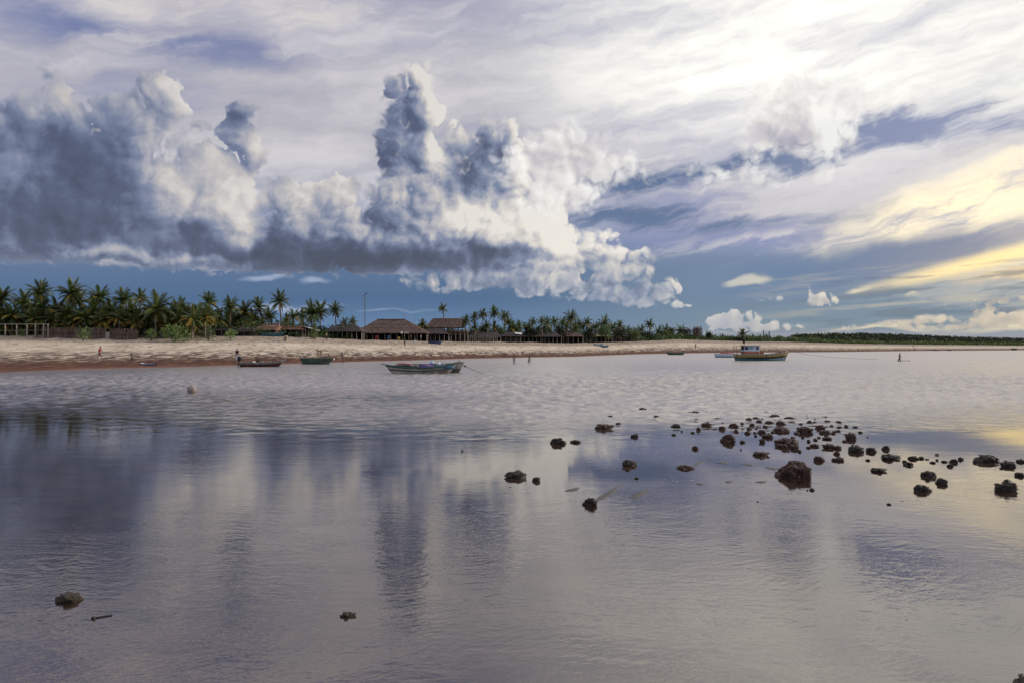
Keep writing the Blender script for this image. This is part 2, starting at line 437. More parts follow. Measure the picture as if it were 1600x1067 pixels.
# ------------------------------------------------------------------ materials
def material(name):
    m = bpy.data.materials.new(name); m.use_nodes = True
    t = m.node_tree; n = Nd(t)
    b = next(x for x in t.nodes if x.bl_idname == 'ShaderNodeBsdfPrincipled')
    return m, n, b
_cache = {}
def mat(name, col, rough=0.8, var=0.25, scale=6.0, bump=0.0, spec=0.3, dirt=None, rand=0.0, bscale=None, trans=0.0):
    """plain painted / wooden / fibrous surface with uneven colour and relief"""
    if name in _cache: return _cache[name]
    m, n, b = material(name)
    tc = n.new('ShaderNodeTexCoord'); P = E(n, tc.outputs['Object'])
    f = n.noise(P, scale, 5, 0.6)
    lo = tuple(c * (1 - var) for c in col); hi = tuple(min(1, c * (1 + var)) for c in col)
    c = n.mix(n.rng(f, 0.3, 0.7), lo, hi)
    if dirt:
        g = n.noise(P, scale * 0.37, 4, 0.65)
        c = n.mix(n.rng(g, 0.52, 0.66) * 0.7, c, dirt)
    if rand:
        oi = n.new('ShaderNodeObjectInfo'); r = E(n, oi.outputs['Random'])
        hs = n.new('ShaderNodeHueSaturation')
        n.put(hs.inputs['Color'], c); n.put(hs.inputs['Value'], n.rng(r, 0, 1, 1 - rand, 1 + rand, 'LINEAR'))
        n.put(hs.inputs['Hue'], n.rng(E(n, n.m('FRACT', r * 7.31).o), 0, 1, 0.5 - rand * 0.05, 0.5 + rand * 0.05, 'LINEAR'))
        c = E(n, hs.outputs[0])
    n.put(b.inputs['Base Color'], c)
    b.inputs['Roughness'].default_value = rough
    b.inputs['Specular IOR Level'].default_value = spec
    if bump:
        bn = n.new('ShaderNodeBump'); bn.inputs['Distance'].default_value = bump
        n.put(bn.inputs['Height'], n.noise(P, bscale or scale * 2, 5, 0.6)); n.t.links.new(bn.outputs[0], b.inputs['Normal'])
    if trans:
        tr = n.new('ShaderNodeBsdfTranslucent'); n.put(tr.inputs[0], c)
        ms = n.new('ShaderNodeMixShader'); ms.inputs[0].default_value = trans
        out = next(x for x in n.t.nodes if x.bl_idname == 'ShaderNodeOutputMaterial')
        n.t.links.new(b.outputs[0], ms.inputs[1]); n.t.links.new(tr.outputs[0], ms.inputs[2]); n.t.links.new(ms.outputs[0], out.inputs[0])
    _cache[name] = m
    return m

def water_material():
    m, n, b = material('water')
    g = n.new('ShaderNodeNewGeometry'); P = E(n, g.outputs['Position'])
    x, y, z = n.sep(P)
    ca = n.new('ShaderNodeAttribute', attribute_name='chop'); chop = E(n, ca.outputs['Fac'])     # how far the wind reaches
    gust = n.noise(n.comb(x * 0.06, y * 0.16, 3.0), 1.0, 4, 0.6)
    # ripples, crests roughly across the view
    wq = n.noise(n.comb(x * 0.5, y * 0.5, 0.0), 1.0, 2, 0.5, color=True)
    Pq = n.vm('ADD', n.comb(x, y, 0.0), n.vm('SCALE', wq, 0.9))
    r1 = n.noise(n.mapping(Pq, rot=radians(8), scale=(2.6, 7.5)), 1.0, 3, 0.55, '2D')
    r2 = n.noise(n.mapping(Pq, rot=radians(-22), scale=(5.5, 15.0)), 1.0, 2, 0.5, '2D')
    r3 = n.noise(n.mapping(Pq, rot=radians(3), scale=(0.55, 1.5)), 1.0, 3, 0.5, '2D')
    # runnels and crossing ripples over the shoal to the right of the middle
    shoal = n.rng(x, -1.5, 2.5) * n.rng(y, 19, 13) * n.rng(n.noise(n.comb(x * 0.35, y * 0.35, 2.0), 1.0, 3, 0.5), 0.42, 0.60)
    r4 = n.noise(n.mapping(Pq, rot=radians(-38), scale=(1.4, 6.0)), 1.0, 3, 0.6, '2D')
    calm = (r1 * 0.0032 + r2 * 0.0018) * n.rng(y, 8, 17, 1.25, 0.42) + r3 * 0.0017 + r4 * shoal * 0.0065
    calm = calm * n.rng(gust, 0.35, 0.65, 0.22, 1.15)
    c1 = n.noise(n.mapping(Pq, rot=radians(5), scale=(0.9, 1.7)), 1.0, 4, 0.62, '2D')
    c2 = n.noise(n.mapping(Pq, rot=radians(-12), scale=(2.6, 4.2)), 1.0, 3, 0.6, '2D')
    rough_ = c1 * 0.006 + c2 * 0.03
    h = calm + rough_ * chop
    bn = n.new('ShaderNodeBump'); bn.inputs['Distance'].default_value = 1.0; bn.inputs['Strength'].default_value = 1.0
    n.put(bn.inputs['Height'], h); n.t.links.new(bn.outputs[0], b.inputs['Normal'])
    # thin film over brown sand close by, paler and turbid further out
    sand = n.noise(n.comb(x * 0.9, y * 1.6, 0.0), 1.0, 5, 0.6)
    near = n.mix(n.rng(sand, 0.35, 0.65), (0.018, 0.011, 0.009), (0.048, 0.031, 0.024))
    n.put(b.inputs['Base Color'], n.mix(chop * chop, near, n.mix(n.rng(x, -45, 10), (0.17, 0.15, 0.15), (0.30, 0.275, 0.26))))  # left side darkened in the colour to imitate the dark cloud's reflection
    n.put(b.inputs['Roughness'], n.rng(chop, 0, 1, 0.02, 0.18, 'LINEAR') + n.rng(y, 50, 170, 0.0, 0.16) * chop)
    n.put(b.inputs['IOR'], n.rng(chop, 0, 1, 2.1, 2.6, 'LINEAR'))
    b.inputs['Specular IOR Level'].default_value = 0.85
    b.inputs['Specular Tint'].default_value = (1.0, 0.95, 0.915, 1)      # tints every reflection slightly warm
    return m

def sand_material():
    m, n, b = material('beach_sand')
    at_ = n.new('ShaderNodeAttribute', attribute_name='beach'); s, _, _ = n.sep(E(n, at_.outputs['Vector']))
    g = n.new('ShaderNodeNewGeometry'); x, y, z = n.sep(E(n, g.outputs['Position']))
    Pm = n.comb(x * 0.30, y * 0.12, 0.0)
    f1 = n.noise(Pm, 1.0, 5, 0.65)
    deb = n.noise(n.comb(x * 0.9, y * 0.35, 4.0), 1.0, 6, 0.70)          # tufts of seaweed and tide wrack
    ftp = n.noise(n.comb(x * 1.6, y * 0.9, 9.0), 1.0, 4, 0.65)           # foot-trodden upper sand
    pale = n.mix(n.rng(f1, .35, .65), srgb(176, 162, 144), srgb(206, 193, 174))
    wet = n.mix(n.rng(f1, .35, .65), srgb(92, 58, 40), srgb(120, 80, 56))
    ss = s + (f1 - 0.5) * 0.22
    c = n.mix(n.rng(ss, 0.16, 0.42), wet, pale)
    weed = n.rng(ss, 0.03, 0.12) * n.rng(ss, 0.62, 0.36)
    c = n.mix(weed * n.rng(deb, 0.43, 0.54) * 0.92, c, srgb(62, 38, 30))
    line = n.rng(ss, 0.74, 0.84)
    c = n.mix(line * n.rng(ftp, 0.42, 0.58) * 0.85, c, srgb(92, 80, 74))
    c = n.mix(line * 0.5, c, srgb(146, 132, 120))
    mid = n.rng(deb, 0.56, 0.62) * n.rng(ss, 0.3, 0.5)
    c = n.mix(mid * 0.75, c, srgb(96, 74, 58))
    inland = n.rng(s, 1.02, 1.12)
    c = n.mix(inland, c, n.mix(n.rng(deb, 0.40, 0.55), srgb(120, 106, 84), srgb(66, 80, 44)))
    n.put(b.inputs['Base Color'], c)
    n.put(b.inputs['Roughness'], n.rng(s, 0.0, 0.06, 0.35, 0.95))
    b.inputs['Specular IOR Level'].default_value = 0.25
    bn = n.new('ShaderNodeBump'); bn.inputs['Distance'].default_value = 0.55
    n.put(bn.inputs['Height'], deb * 0.6 + ftp * 0.4); n.t.links.new(bn.outputs[0], b.inputs['Normal'])
    return m

# ------------------------------------------------------------------ terrain
SHORE = [(-900, 50), (0, 73), (130, 83), (300, 92), (380, 98), (560, 119), (650, 129), (740, 146), (900, 169), (1000, 212),
         (1120, 246), (1300, 270), (1450, 322), (1600, 358), (2500, 560)]
BACK = [(-900, 96, 4.3), (0, 135, 4.44), (300, 142, 4.4), (450, 150, 4.37), (600, 165, 3.7), (750, 190, 3.46), (900, 225, 3.2), (980, 260, 3.7),
        (1060, 290, 4.8), (1150, 320, 4.2), (1230, 335, 4.0), (1330, 365, 3.1), (1450, 410, 2.6), (1600, 460, 2.1), (2500, 720, 2.0)]
HILL = [(-900, 0), (1040, 0), (1150, 0.8), (1230, 2.2), (1290, 4.3), (1340, 5.3), (1420, 5.0), (1500, 4.0), (1600, 3.6), (1800, 3.4), (2500, 3.0)]
def beach_s(px, d):
    a = lerp_table(SHORE, px)[0]; b, zb = lerp_table(BACK, px)
    return (d - a) / (b - a), b, zb
def ground(x, d):
    px = 800 + F * x / d
    s, b, zb = beach_s(px, d)
    if s < 0: return max(-0.8, s * 1.6)
    if s <= 1: z = zb * s ** 1.35
    else: z = zb - min(0.6, (s - 1) * 1.2)
    hill = lerp_table(HILL, px)[0]
    if hill and s > 1:
        u = (d - b) / 110.0
        z += hill * (1 - exp(-u * u * 2.2)) * (1.0 if u < 1.6 else exp(-(u - 1.6) ** 2 * 0.5))
    lump = 0.10 * mnoise.noise(Vector((x * 0.35, d * 0.16, 0))) + 0.05 * mnoise.noise(Vector((x * 1.1, d * 0.6, 3)))
    return z + lump * min(1, max(0, s * 3)) * (1.8 if s > 0.7 else 1.0)
def ground_at(px, d): return Vector(((px - 800) / F * d, d, ground((px - 800) / F * d, d)))

def build_setting():
    # water: one sheet, flat film in front, wind chop as relief further out (finer where it is near)
    import numpy as np
    rows = [-400.0, -40.0, 0.0, 3.0, 6.0, 9.0, 11.0, 13.0]
    d = 14.0
    while d < 470: rows.append(d); d += d * (0.0030 if d < 75 else 0.0030 + min(0.0032, (d - 75) * 0.00006))
    rows += [500.0, 700.0, 1200.0, 3500.0]
    NC = 860; D = np.array(rows)[:, None]; U = np.linspace(-1, 1, NC + 1)[None, :]
    W = 9.0 + 0.76 * np.maximum(D, 0.0); X = W * U; D = D + X * 0.0
    cell = np.maximum(np.gradient(np.array(rows))[:, None], 2 * W / NC)
    rg = np.random.RandomState(5)
    Z = np.zeros_like(X); G = np.zeros_like(X)
    for k in range(10):                       # slow patches of more and less wind
        a = rg.uniform(0, 6.28); lam = rg.uniform(14, 60)
        G += np.sin((X * np.cos(a) * 0.6 + D * np.sin(a)) * 6.28 / lam + rg.uniform(0, 6.28))
    G = G / 5.0
    lams = np.exp(rg.uniform(np.log(0.38), np.log(1.7), 84))
    tot = np.zeros_like(X)
    for lam in lams:
        a = rg.normal(pi / 2, 0.75); kk = 6.28 / lam; sl = 0.038 * rg.uniform(0.6, 1.4) * (1.0 if lam < 2 else 0.8)
        f = np.clip((lam / cell - 2.6) / 1.6, 0, 1)
        ph = (X * np.cos(a) + D * np.sin(a)) * kk + rg.uniform(0, 6.28)
        ph = ph + 1.3 * np.sin(X * rg.uniform(0.1, 0.5) / lam + D * rg.uniform(0.1, 0.5) / lam + rg.uniform(0, 6.28))
        w = np.sin(ph); Z += f * sl / kk * (w + 0.35 * w * w); tot += (f * sl) ** 2
    Z *= np.clip((0.13 + 0.17 * np.clip((D - 24) / 22, 0, 1)) / np.sqrt(tot * 0.5 + 1e-9), 0, 1.35)
    left = np.clip((X + 14) / -22.0 + 0.6, 0, 1)
    e = (D + G * (7.0 + 7.0 * left) - (20.0 - 3.0 * left)) / (18.0 + 14.0 * left)
    e = np.clip(e, 0, 1); e = (e * e * (3 - 2 * e)) ** 1.5
    chop = e * (D < 470)
    px = 800 + F * X / np.maximum(D, 1.0)
    sd = np.interp(px, [a for a, _ in SHORE], [b for _, b in SHORE])
    Z *= chop * np.clip((sd - D) / 14.0, 0.12, 1.0) * np.clip(0.95 + 0.12 * G, 0.6, 1.3) * np.clip((100 - D) / 50, 0.3, 1.0) * (np.abs(U) < 0.998)
    nr = len(rows); co = np.stack([X, D, Z], -1).reshape(-1, 3)
    idx = np.arange(nr * (NC + 1)).reshape(nr, NC + 1)
    quads = np.stack([idx[:-1, :-1], idx[:-1, 1:], idx[1:, 1:], idx[1:, :-1]], -1).reshape(-1, 4)
    # wide flat margins to both sides
    base = len(co); ex = np.array([[sx * 3500.0, d, 0.0] for sx in (-1, 1) for d in rows]); co = np.vstack([co, ex])
    ml = [(base + i, idx[i, 0], idx[i + 1, 0], base + i + 1) for i in range(nr - 1)]
    mr = [(idx[i, NC], base + nr + i, base + nr + i + 1, idx[i + 1, NC]) for i in range(nr - 1)]
    quads = np.vstack([quads, np.array(ml), np.array(mr)]).astype(np.int32)
    me = bpy.data.meshes.new('water'); me.vertices.add(len(co)); me.vertices.foreach_set('co', co.astype(np.float32).ravel())
    me.loops.add(quads.size); me.loops.foreach_set('vertex_index', quads.ravel())
    me.polygons.add(len(quads)); me.polygons.foreach_set('loop_start', np.arange(0, quads.size, 4, dtype=np.int32))
    me.polygons.foreach_set('use_smooth', np.ones(len(quads), dtype=bool))
    me.update(calc_edges=True)
    at_ = me.attributes.new('chop', 'FLOAT', 'POINT'); at_.data.foreach_set('value', np.concatenate([chop.ravel(), np.ones(len(ex))]).astype(np.float32))
    me.materials.append(water_material())
    tag(obj('water', me), kind='structure')
    verts, faces, sv = [], [], []
    cols = [(-1500 + i * 7.0) for i in range(601)]
    srow = [-0.12 + 0.02 * i for i in range(6)] + [i / 60 for i in range(0, 66)] + [1.12, 1.2, 1.35, 1.5, 1.7, 2.0, 2.4, 3.0, 4.0, 6.0, 12.0]
    for px in cols:
        a = lerp_table(SHORE, px)[0]; b, zb = lerp_table(BACK, px)
        for s in srow:
            d = a + (b - a) * s
            x = (px - 800) / F * d
            verts.append((x, d, ground(x, d))); sv.append(s)
    R = len(srow)
    for i in range(len(cols) - 1):
        for j in range(R - 1):
            k = i * R + j; faces.append((k, k + R, k + R + 1, k + 1))
    me = mesh_of('beach', verts, faces, sand_material(), True)
    at_ = me.attributes.new('beach', 'FLOAT_VECTOR', 'POINT')
    at_.data.foreach_set('vector', [c for s in sv for c in (s, 0.0, 0.0)])
    tag(obj('beach', me), kind='structure')
build_setting()

# ------------------------------------------------------------------ vegetation
M_TRUNK = mat('palm_trunk', (0.16, 0.13, 0.10), 0.9, 0.35, 5, rand=0.2)
M_FROND = mat('palm_frond', (0.078, 0.104, 0.026), 0.45, 0.45, 0.9, spec=0.5, rand=0.45, trans=0.30)
M_FROND_Y = mat('palm_frond_yellow', (0.30, 0.22, 0.035), 0.6, 0.4, 0.9, spec=0.4, rand=0.35, trans=0.30)
M_FROND_D = mat('palm_frond_dry', (0.17, 0.11, 0.06), 0.8, 0.4, 2.0, rand=0.3, trans=0.15)
M_LEAF = mat('shrub_leaf', (0.070, 0.108, 0.030), 0.6, 0.45, 0.6, spec=0.4, rand=0.25, trans=0.25)
M_LEAF_B = mat('broad_leaf', (0.14, 0.24, 0.055), 0.5, 0.4, 1.2, spec=0.5, rand=0.2, trans=0.3)
M_LEAF_D = mat('dark_leaf', (0.032, 0.048, 0.018), 0.7, 0.5, 0.35, rand=0.25, trans=0.15)
M_LEAF_P = mat('bare_twig', (0.105, 0.085, 0.075), 0.9, 0.3, 0.8, rand=0.15)
M_LEAF_F = mat('feathery_leaf', (0.13, 0.18, 0.06), 0.7, 0.3, 1.0, trans=0.3)
M_BARK = mat('tree_bark', (0.12, 0.10, 0.08), 0.9, 0.3, 4)

def frond_mesh(name, L, e0, droop, m, n=18, leaf=0.72, seed=0):
    """a feather leaf: midrib bending over, leaflets hanging from both sides"""
    r = random.Random(seed); mb = MB(); pts = []; p = Vector((0, 0, 0)); e = e0; st = L / n
    side = Vector((0, 1, 0))
    for i in range(n + 1):
        pts.append(p.copy()); p = p + Vector((cos(e), 0, sin(e))) * st; e -= droop / n * (0.5 + 1.3 * i / n)
    mb.tube(pts[::2], [0.035 * (1 - 0.8 * i / (n / 2)) for i in range(len(pts[::2]))], 3, False)
    for i in range(2, n + 1):
        t = i / n; d = (pts[i] - pts[i - 1]).normalized(); up = side.cross(d) * -1
        l = leaf * (sin(pi * min(1, 0.12 + t * 0.92)) ** 0.6) * r.uniform(0.85, 1.12)
        for sg in (-1, 1):
            for q in (0.0, 0.5):
                a = pts[i] - d * st * q
                hang = r.uniform(0.30, 0.85)
                dirn = (side * sg * 0.85 + d * 0.55 - up * hang * 0.7 + Vector((0, 0, -0.25 * hang))).normalized()
                tip = a + dirn * l; w = d * 0.055
                mb.add([a - w, a + w, tip], [(0, 1, 2)])
    return mesh_of(name, mb.v, mb.f, m)
FR = {}
for k, (e0, dr) in enumerate(((1.35, 0.7), (1.05, 1.2), (0.75, 1.5), (0.45, 1.7), (0.1, 1.5), (-0.35, 1.1), (-0.85, 0.6))):
    for v in range(2):
        FR[k, v] = frond_mesh('frond', 3.0 - 0.12 * k + 0.15 * v, e0 + 0.1 * v, dr, M_FROND, seed=k * 3 + v)
FR_Y = [frond_mesh('frond', 2.8, 0.35, 1.5, M_FROND_Y, seed=41), frond_mesh('frond', 2.7, -0.2, 1.2, M_FROND_Y, seed=42)]
FR_D = [frond_mesh('frond', 2.4, -0.9, 0.6, M_FROND_D, n=12, leaf=0.45, seed=43), frond_mesh('frond', 2.3, -0.5, 1.0, M_FROND_D, n=12, leaf=0.45, seed=44)]

def palm(px, cy, rpx, d, label, group=None, yellow=0.0, dens=1.0, name='palm_tree', lean=None, windy=0.0):
    if px > 330: d = max(d, lerp_table(BACK, px)[0] + (9 if px < 990 else 3) + (int(px * 7) % 9))
    base = ground_at(px, d); base.z -= 0.1
    top = at(px, cy + rpx * 0.38, d); h = max(0.8, top.z - base.z - 0.3)
    r = random.Random(int(px * 13 + cy * 7))
    sc = (rpx / F * d) / 2.0
    root = empty(name, base, label, 'palm tree', group)
    ln = lean if lean is not None else r.uniform(-0.06, 0.06)
    off = h * ln
    pts = [Vector((-off + off * (i / 7) ** 1.6, 0.15 * h * 0.1 * sin(i / 3), h * i / 7)) for i in range(8)]
    pts = [p - Vector((0, pts[-1].y, 0)) for p in pts]
    rad = [(0.21 - 0.09 * (i / 7) + (0.08 if i == 0 else 0)) * (0.75 + 0.25 * sc) for i in range(8)]
    MB().tube(pts, rad, 6).build('trunk', M_TRUNK, root, True)
    c = pts[-1]
    nf = int(27 * dens)
    for i in range(nf):
        t = (i + 0.5) / nf
        k = min(6, int(t ** 0.95 * 6.2))
        me = FR[k, r.randrange(2)]
        u = r.random()
        if k >= 3 and u < yellow: me = r.choice(FR_Y)
        elif k >= 5 and u < 0.45: me = r.choice(FR_D)
        f = obj('frond', me, root, c)
        az = i * 2.39996 + r.uniform(-0.3, 0.3)
        s = sc * r.uniform(0.85, 1.1)
        if windy: az = az * (1 - windy) + windy * (az if cos(az) < 0 else pi - az)
        f.rotation_euler = (r.uniform(-0.15, 0.15), r.uniform(-0.12, 0.12), az); f.scale = (s, s, s)
    return root

def leaf_cloud(mb, c, rad, count, size, r, shell=0.35, flat=0.0):
    """count small bent leaves spread through an uneven ellipsoid"""
    c = Vector(c); ph = [r.uniform(0, 6.28) for _ in range(4)]
    for _ in range(count):
        z = r.uniform(-0.9, 1); a = r.uniform(0, 2 * pi); q = sqrt(max(0, 1 - z * z))
        lump = 1 + 0.20 * sin(3 * a + ph[0]) * cos(2.3 * z * 2 + ph[1]) + 0.14 * sin(5 * a + ph[2] + 4 * z)
        k = (1 - shell * r.random() ** 1.5) * lump
        p = c + Vector((q * cos(a) * rad[0], q * sin(a) * rad[1], z * rad[2])) * k
        n = Vector((r.gauss(0, 1), r.gauss(0, 1), r.gauss(0, 1) + flat)).normalized()
        u = n.orthogonal().normalized(); v = n.cross(u); s = size * r.uniform(0.6, 1.3)
        u = u * s; v = v * s * 0.6
        mb.add([p - u, p - v, p + u, p + v], [(0, 1, 2, 3)])
    return mb

def shrub(px, py_top, py_base, wpx, d, label, m, group=None, name='bush', leaf=0.16, count=260, cat='bush', depth=0.8):
    base = ground_at(px, d); z0 = base.z; top = at(px, py_top, d).z; h = max(0.5, top - z0); w = wpx / F * d / 2
    r = random.Random(int(px * 3 + py_top))
    root = empty(name, base, label, cat, group)
    st = MB()
    for i in range(4):
        a = i * 1.6 + r.random(); st.tube([(0, 0, -0.1), (0.25 * w * cos(a), 0.2 * w * sin(a), h * 0.4), (0.5 * w * cos(a), 0.4 * w * sin(a), h * 0.7)], [0.05, 0.035, 0.015], 4)
    st.build('stem', M_BARK, root)
    mb = MB(); nb = max(2, int(w / 0.9))
    for i in range(nb):
        t = (i + 0.5) / nb * 2 - 1
        leaf_cloud(mb, (t * w * 0.75, r.uniform(-0.4, 0.4), h * r.uniform(0.45, 0.6)), (w / nb * 1.5 + 0.2, w * depth * 0.6 + 0.4, h * r.uniform(0.42, 0.52)), count // nb, leaf, r)
    mb.build('foliage', m, root)
    return root
def tree(px, py_top, wpx, d, label, m, name, cat='tree', cw=1.0, stem_h=0.35, count=420, leaf=0.22, group=None, cone=False):
    base = ground_at(px, d); top = at(px, py_top, d).z; h = top - base.z; w = wpx / F * d / 2
    r = random.Random(int(px * 5 + py_top))
    root = empty(name, base, label, cat, group)
    tr = MB().tube([(0, 0, -0.2), (0.05, 0, h * 0.35), (-0.05, 0, h * 0.65), (0, 0, h * 0.92)], [0.20, 0.15, 0.09, 0.03], 6)
    for i in range(6):
        a = i * 1.1 + r.random(); z = h * (stem_h + 0.09 * i); e = w * 0.75
        tr.tube([(0, 0, z), (e * 0.5 * cos(a), e * 0.5 * sin(a), z + h * 0.12), (e * cos(a), e * sin(a), z + h * 0.17)], [0.07, 0.045, 0.015], 4)
    tr.build('trunk', M_BARK, root)
    mb = MB()
    if cone:
        for i in range(6):
            t = i / 5; leaf_cloud(mb, (r.uniform(-.1, .1) * w, 0, h * (stem_h + (0.95 - stem_h) * t)), (w * (1 - 0.72 * t), w * (1 - 0.72 * t), h * 0.13), count // 6, leaf, r, 0.7)
    else:
        ch = h * (1 - stem_h) / 2
        for i in range(5):
            a = i * 1.256 + r.random(); k = 0.42 * w
            leaf_cloud(mb, (k * cos(a), k * sin(a), h * stem_h + ch * r.uniform(0.8, 1.15)), (w * 0.6, w * 0.6, ch * 0.78), count // 5, leaf, r, 0.6)
    mb.build('crown', m, root)
    return root

def nth(i):
    a = ['first', 'second', 'third', 'fourth', 'fifth', 'sixth', 'seventh', 'eighth', 'ninth', 'tenth', 'eleventh', 'twelfth', 'thirteenth', 'fourteenth', 'fifteenth', 'sixteenth', 'seventeenth', 'eighteenth', 'nineteenth', 'twentieth']
    t = {20: 'twenty', 30: 'thirty', 40: 'forty'}
    return a[i] if i < 20 else ('thirtieth' if i == 29 else 'fortieth' if i == 39 else t[(i + 1) // 10 * 10] + ' ' + a[(i + 1) % 10 - 1])
# the tall and the front palms, each told apart; then the ones that only make up the grove
PALMS = [  # px, crown row, radius px, distance, yellow, label
    (4, 459, 17, 138, .1, 'coconut palm cut by the left edge of the photo, above the wooden frame'),
    (63, 450, 19, 140, .1, 'tall dark palm rising highest over the open wooden frame at the far left'),
    (112, 451, 21, 140, .1, 'broad crowned tall palm above the left end of the stick fence'),
    (156, 457, 18, 140, .15, 'tall palm above the middle of the stick fence'),
    (193, 461, 17, 141, .1, 'tall palm above the right end of the stick fence'),
    (219, 461, 14, 146, .1, 'slim palm crown directly left of the thick front palm'),
    (244, 474, 26, 136, .25, 'thick big crowned palm standing in front beside the pale green bush'),
    (326, 466, 16, 146, .1, 'star shaped palm crown standing alone above the grove, left of the sheds'),
    (360, 474, 15, 147, .1, 'palm with bushy crown between the star shaped palm and the twin palms'),
    (381, 480, 17, 146, .15, 'wide low palm just left of the two tall slender palms'),
    (404, 474, 14, 148, .1, 'slender palm leaning over the red roofed boat shed'),
    (437, 464, 15, 149, .05, 'tallest slender palm with long bare trunk above the boat shed'),
    (487, 483, 17, 152, .1, 'left one of the paired palms by the gabled shelter'),
    (500, 480, 15, 153, .1, 'right one of the paired palms by the gabled shelter'),
    (524, 479, 12, 153, .1, 'single palm with clear round crown right of the paired palms'),
    (551, 499, 8, 162, .1, 'small low palm at the left eave of the big thatched hall'),
    (693, 479, 8, 178, .05, 'lone thin palm standing behind the raised thatched house'),
    (741, 492, 8.5, 192, .1, 'narrow ragged palm first to the right of the raised house'),
    (754, 488, 9, 194, .1, 'second palm to the right of the raised house'),
    (772, 485, 10, 194, .1, 'tallest star shaped palm right of the raised house'),
    (1015, 504, 9, 268, .1, 'single palm rising above the scrub beyond the last sheds'),
    (1161, 519, 9, 318, .1, 'lone palm on the dune right above the cabin boat'),
]
for i, (px, cy, rp, d, ye, lab) in enumerate(PALMS):
    palm(px, cy, rp, d, lab, 'coconut palms behind the beach', ye, 1.1 if rp > 16 else 0.95,
         lean={437: -0.05, 244: 0.03, 404: 0.08, 693: -0.03}.get(px), windy=0.6 if px == 693 else 0.0)
GROVE = [(36, 466, 17, 143, .1), (20, 486, 17, 137, .3), (66, 474, 20, 138, .2), (56, 492, 16, 136, .2), (90, 478, 18, 140, .1), (124, 464, 17, 143, .1),
         (105, 484, 18, 137, .2), (148, 475, 18, 138, .25), (135, 490, 16, 136, .2), (172, 480, 17, 138, .3), (204, 481, 18, 138, .3), (186, 492, 15, 136, .4),
         (228, 488, 16, 139, .5), (275, 480, 18, 142, .15), (290, 486, 16, 140, .2), (305, 484, 17, 141, .2), (320, 492, 14, 139, .3), (327, 487, 15, 143, .2),
         (342, 492, 16, 141, .4), (262, 488, 15, 141, .3), (356, 492, 14, 142, .3), (372, 494, 14, 143, .2), (395, 492, 13, 148, .2), (420, 489, 13, 150, .1), (5, 484, 16, 139, .2),
         (80, 494, 15, 137, .3), (118, 496, 15, 136, .3), (160, 494, 15, 136, .5), (212, 496, 14, 136, .5), (282, 472, 13, 148, .1), (48, 478, 16, 142, .2)]
for i, (px, cy, rp, d, ye) in enumerate(sorted(GROVE)):
    palm(px, cy, rp, d, nth(i) + ' from the left of the middle height palms packed in the dense grove', 'palms of the dense left grove', ye, 1.0)
MIDP = [(459, 490, 12, 156), (472, 489, 12, 157), (448, 496, 10, 155), (538, 501, 9, 164), (661, 503, 9, 180), (727, 499, 10, 186), (742, 508, 8, 190), (760, 506, 9, 192),
        (772, 508, 9, 196)]
for i, (px, cy, rp, d) in enumerate(sorted(MIDP)):
    palm(px, cy, rp, d, nth(i) + ' from the left of the short palms half hidden behind the thatched buildings', 'short palms behind the buildings', .15, 0.9)
RIGHTP = [(788, 492, 10, 202), (795, 498, 10, 200), (810, 504, 9, 205), (820, 507, 8, 206), (833, 499, 10, 212), (846, 500, 9, 214), (855, 497, 9, 216), (866, 502, 9, 214),
          (879, 498, 10, 220), (892, 494, 11, 222), (905, 504, 9, 226), (917, 498, 10, 230), (931, 504, 9, 236), (944, 500, 10, 240), (958, 506, 10, 244), (969, 506, 10, 248),
          (982, 512, 9, 252), (801, 509, 8, 200), (826, 510, 8, 208), (840, 510, 8, 210), (858, 510, 8, 214), (872, 510, 8, 218), (886, 508, 8, 222), (899, 508, 8, 224),
          (911, 510, 8, 228), (924, 510, 8, 232), (938, 511, 8, 238), (950, 512, 8, 242), (963, 514, 8, 246), (975, 516, 8, 250)]
r_ = random.Random(21)
for i, (px, cy, rp, d) in enumerate(sorted(RIGHTP)):
    cy += r_.uniform(-2.5, 3.5); rp *= r_.uniform(0.8, 1.2)
    palm(px, cy, rp, d, nth(i) + ' palm from the left in the row behind the long low shelters', 'palm row behind the long shelters', .12, 0.85)
DUNEP = [(1002, 512, 8, 268), (992, 516, 8, 262), (1029, 514, 8, 276), (1040, 512, 8, 280), (1063, 514, 10, 296), (1128, 524, 5, 320), (1176, 525, 5, 322), (1187, 525, 5, 324), (1197, 524, 5, 326)]
for i, (px, cy, rp, d) in enumerate(sorted(DUNEP)):
    palm(px, cy, rp, d, nth(i) + ' from the left of the small palms poking out of the dune scrub', 'small palms on the dune', .1, 0.8)

for i, (px, top, w, d, k) in enumerate(((803, 503, 24, 216, 0), (828, 506, 22, 222, 1), (850, 505, 26, 226, 0), (874, 506, 22, 230, 1), (898, 503, 26, 236, 0), (922, 506, 24, 242, 1), (946, 507, 24, 248, 0),
                                       (970, 510, 24, 256, 1), (990, 513, 22, 264, 0), (1012, 514, 26, 276, 1), (1034, 514, 24, 284, 0), (757, 508, 20, 204, 1), (781, 506, 20, 208, 0))):
    tree(px, top, w, d, nth(i) + ' from the left of the bushy trees among the palms right of the house', (M_LEAF, M_LEAF_D)[k], 'bushy_tree', count=700, leaf=0.26, stem_h=0.12, group='bushy trees among the right palms')
LOWP = []
r_ = random.Random(12)
for i in range(70):
    px = -20 + i * 6.25 + r_.uniform(-3, 3)
    LOWP.append((px, r_.uniform(487, 503) if px < 330 else r_.uniform(496, 508), r_.uniform(13, 18) if px < 330 else r_.uniform(10, 13), (136 if px < 330 else 146) + r_.uniform(0, 9), r_.choice((.1, .2, .5, .8))))
for px, cy, rp, d, ye in LOWP:
    palm(px, cy, rp, d, 'low young palm filling the gaps under the tall crowns on the left', 'low young palms under the grove', ye, 0.75)
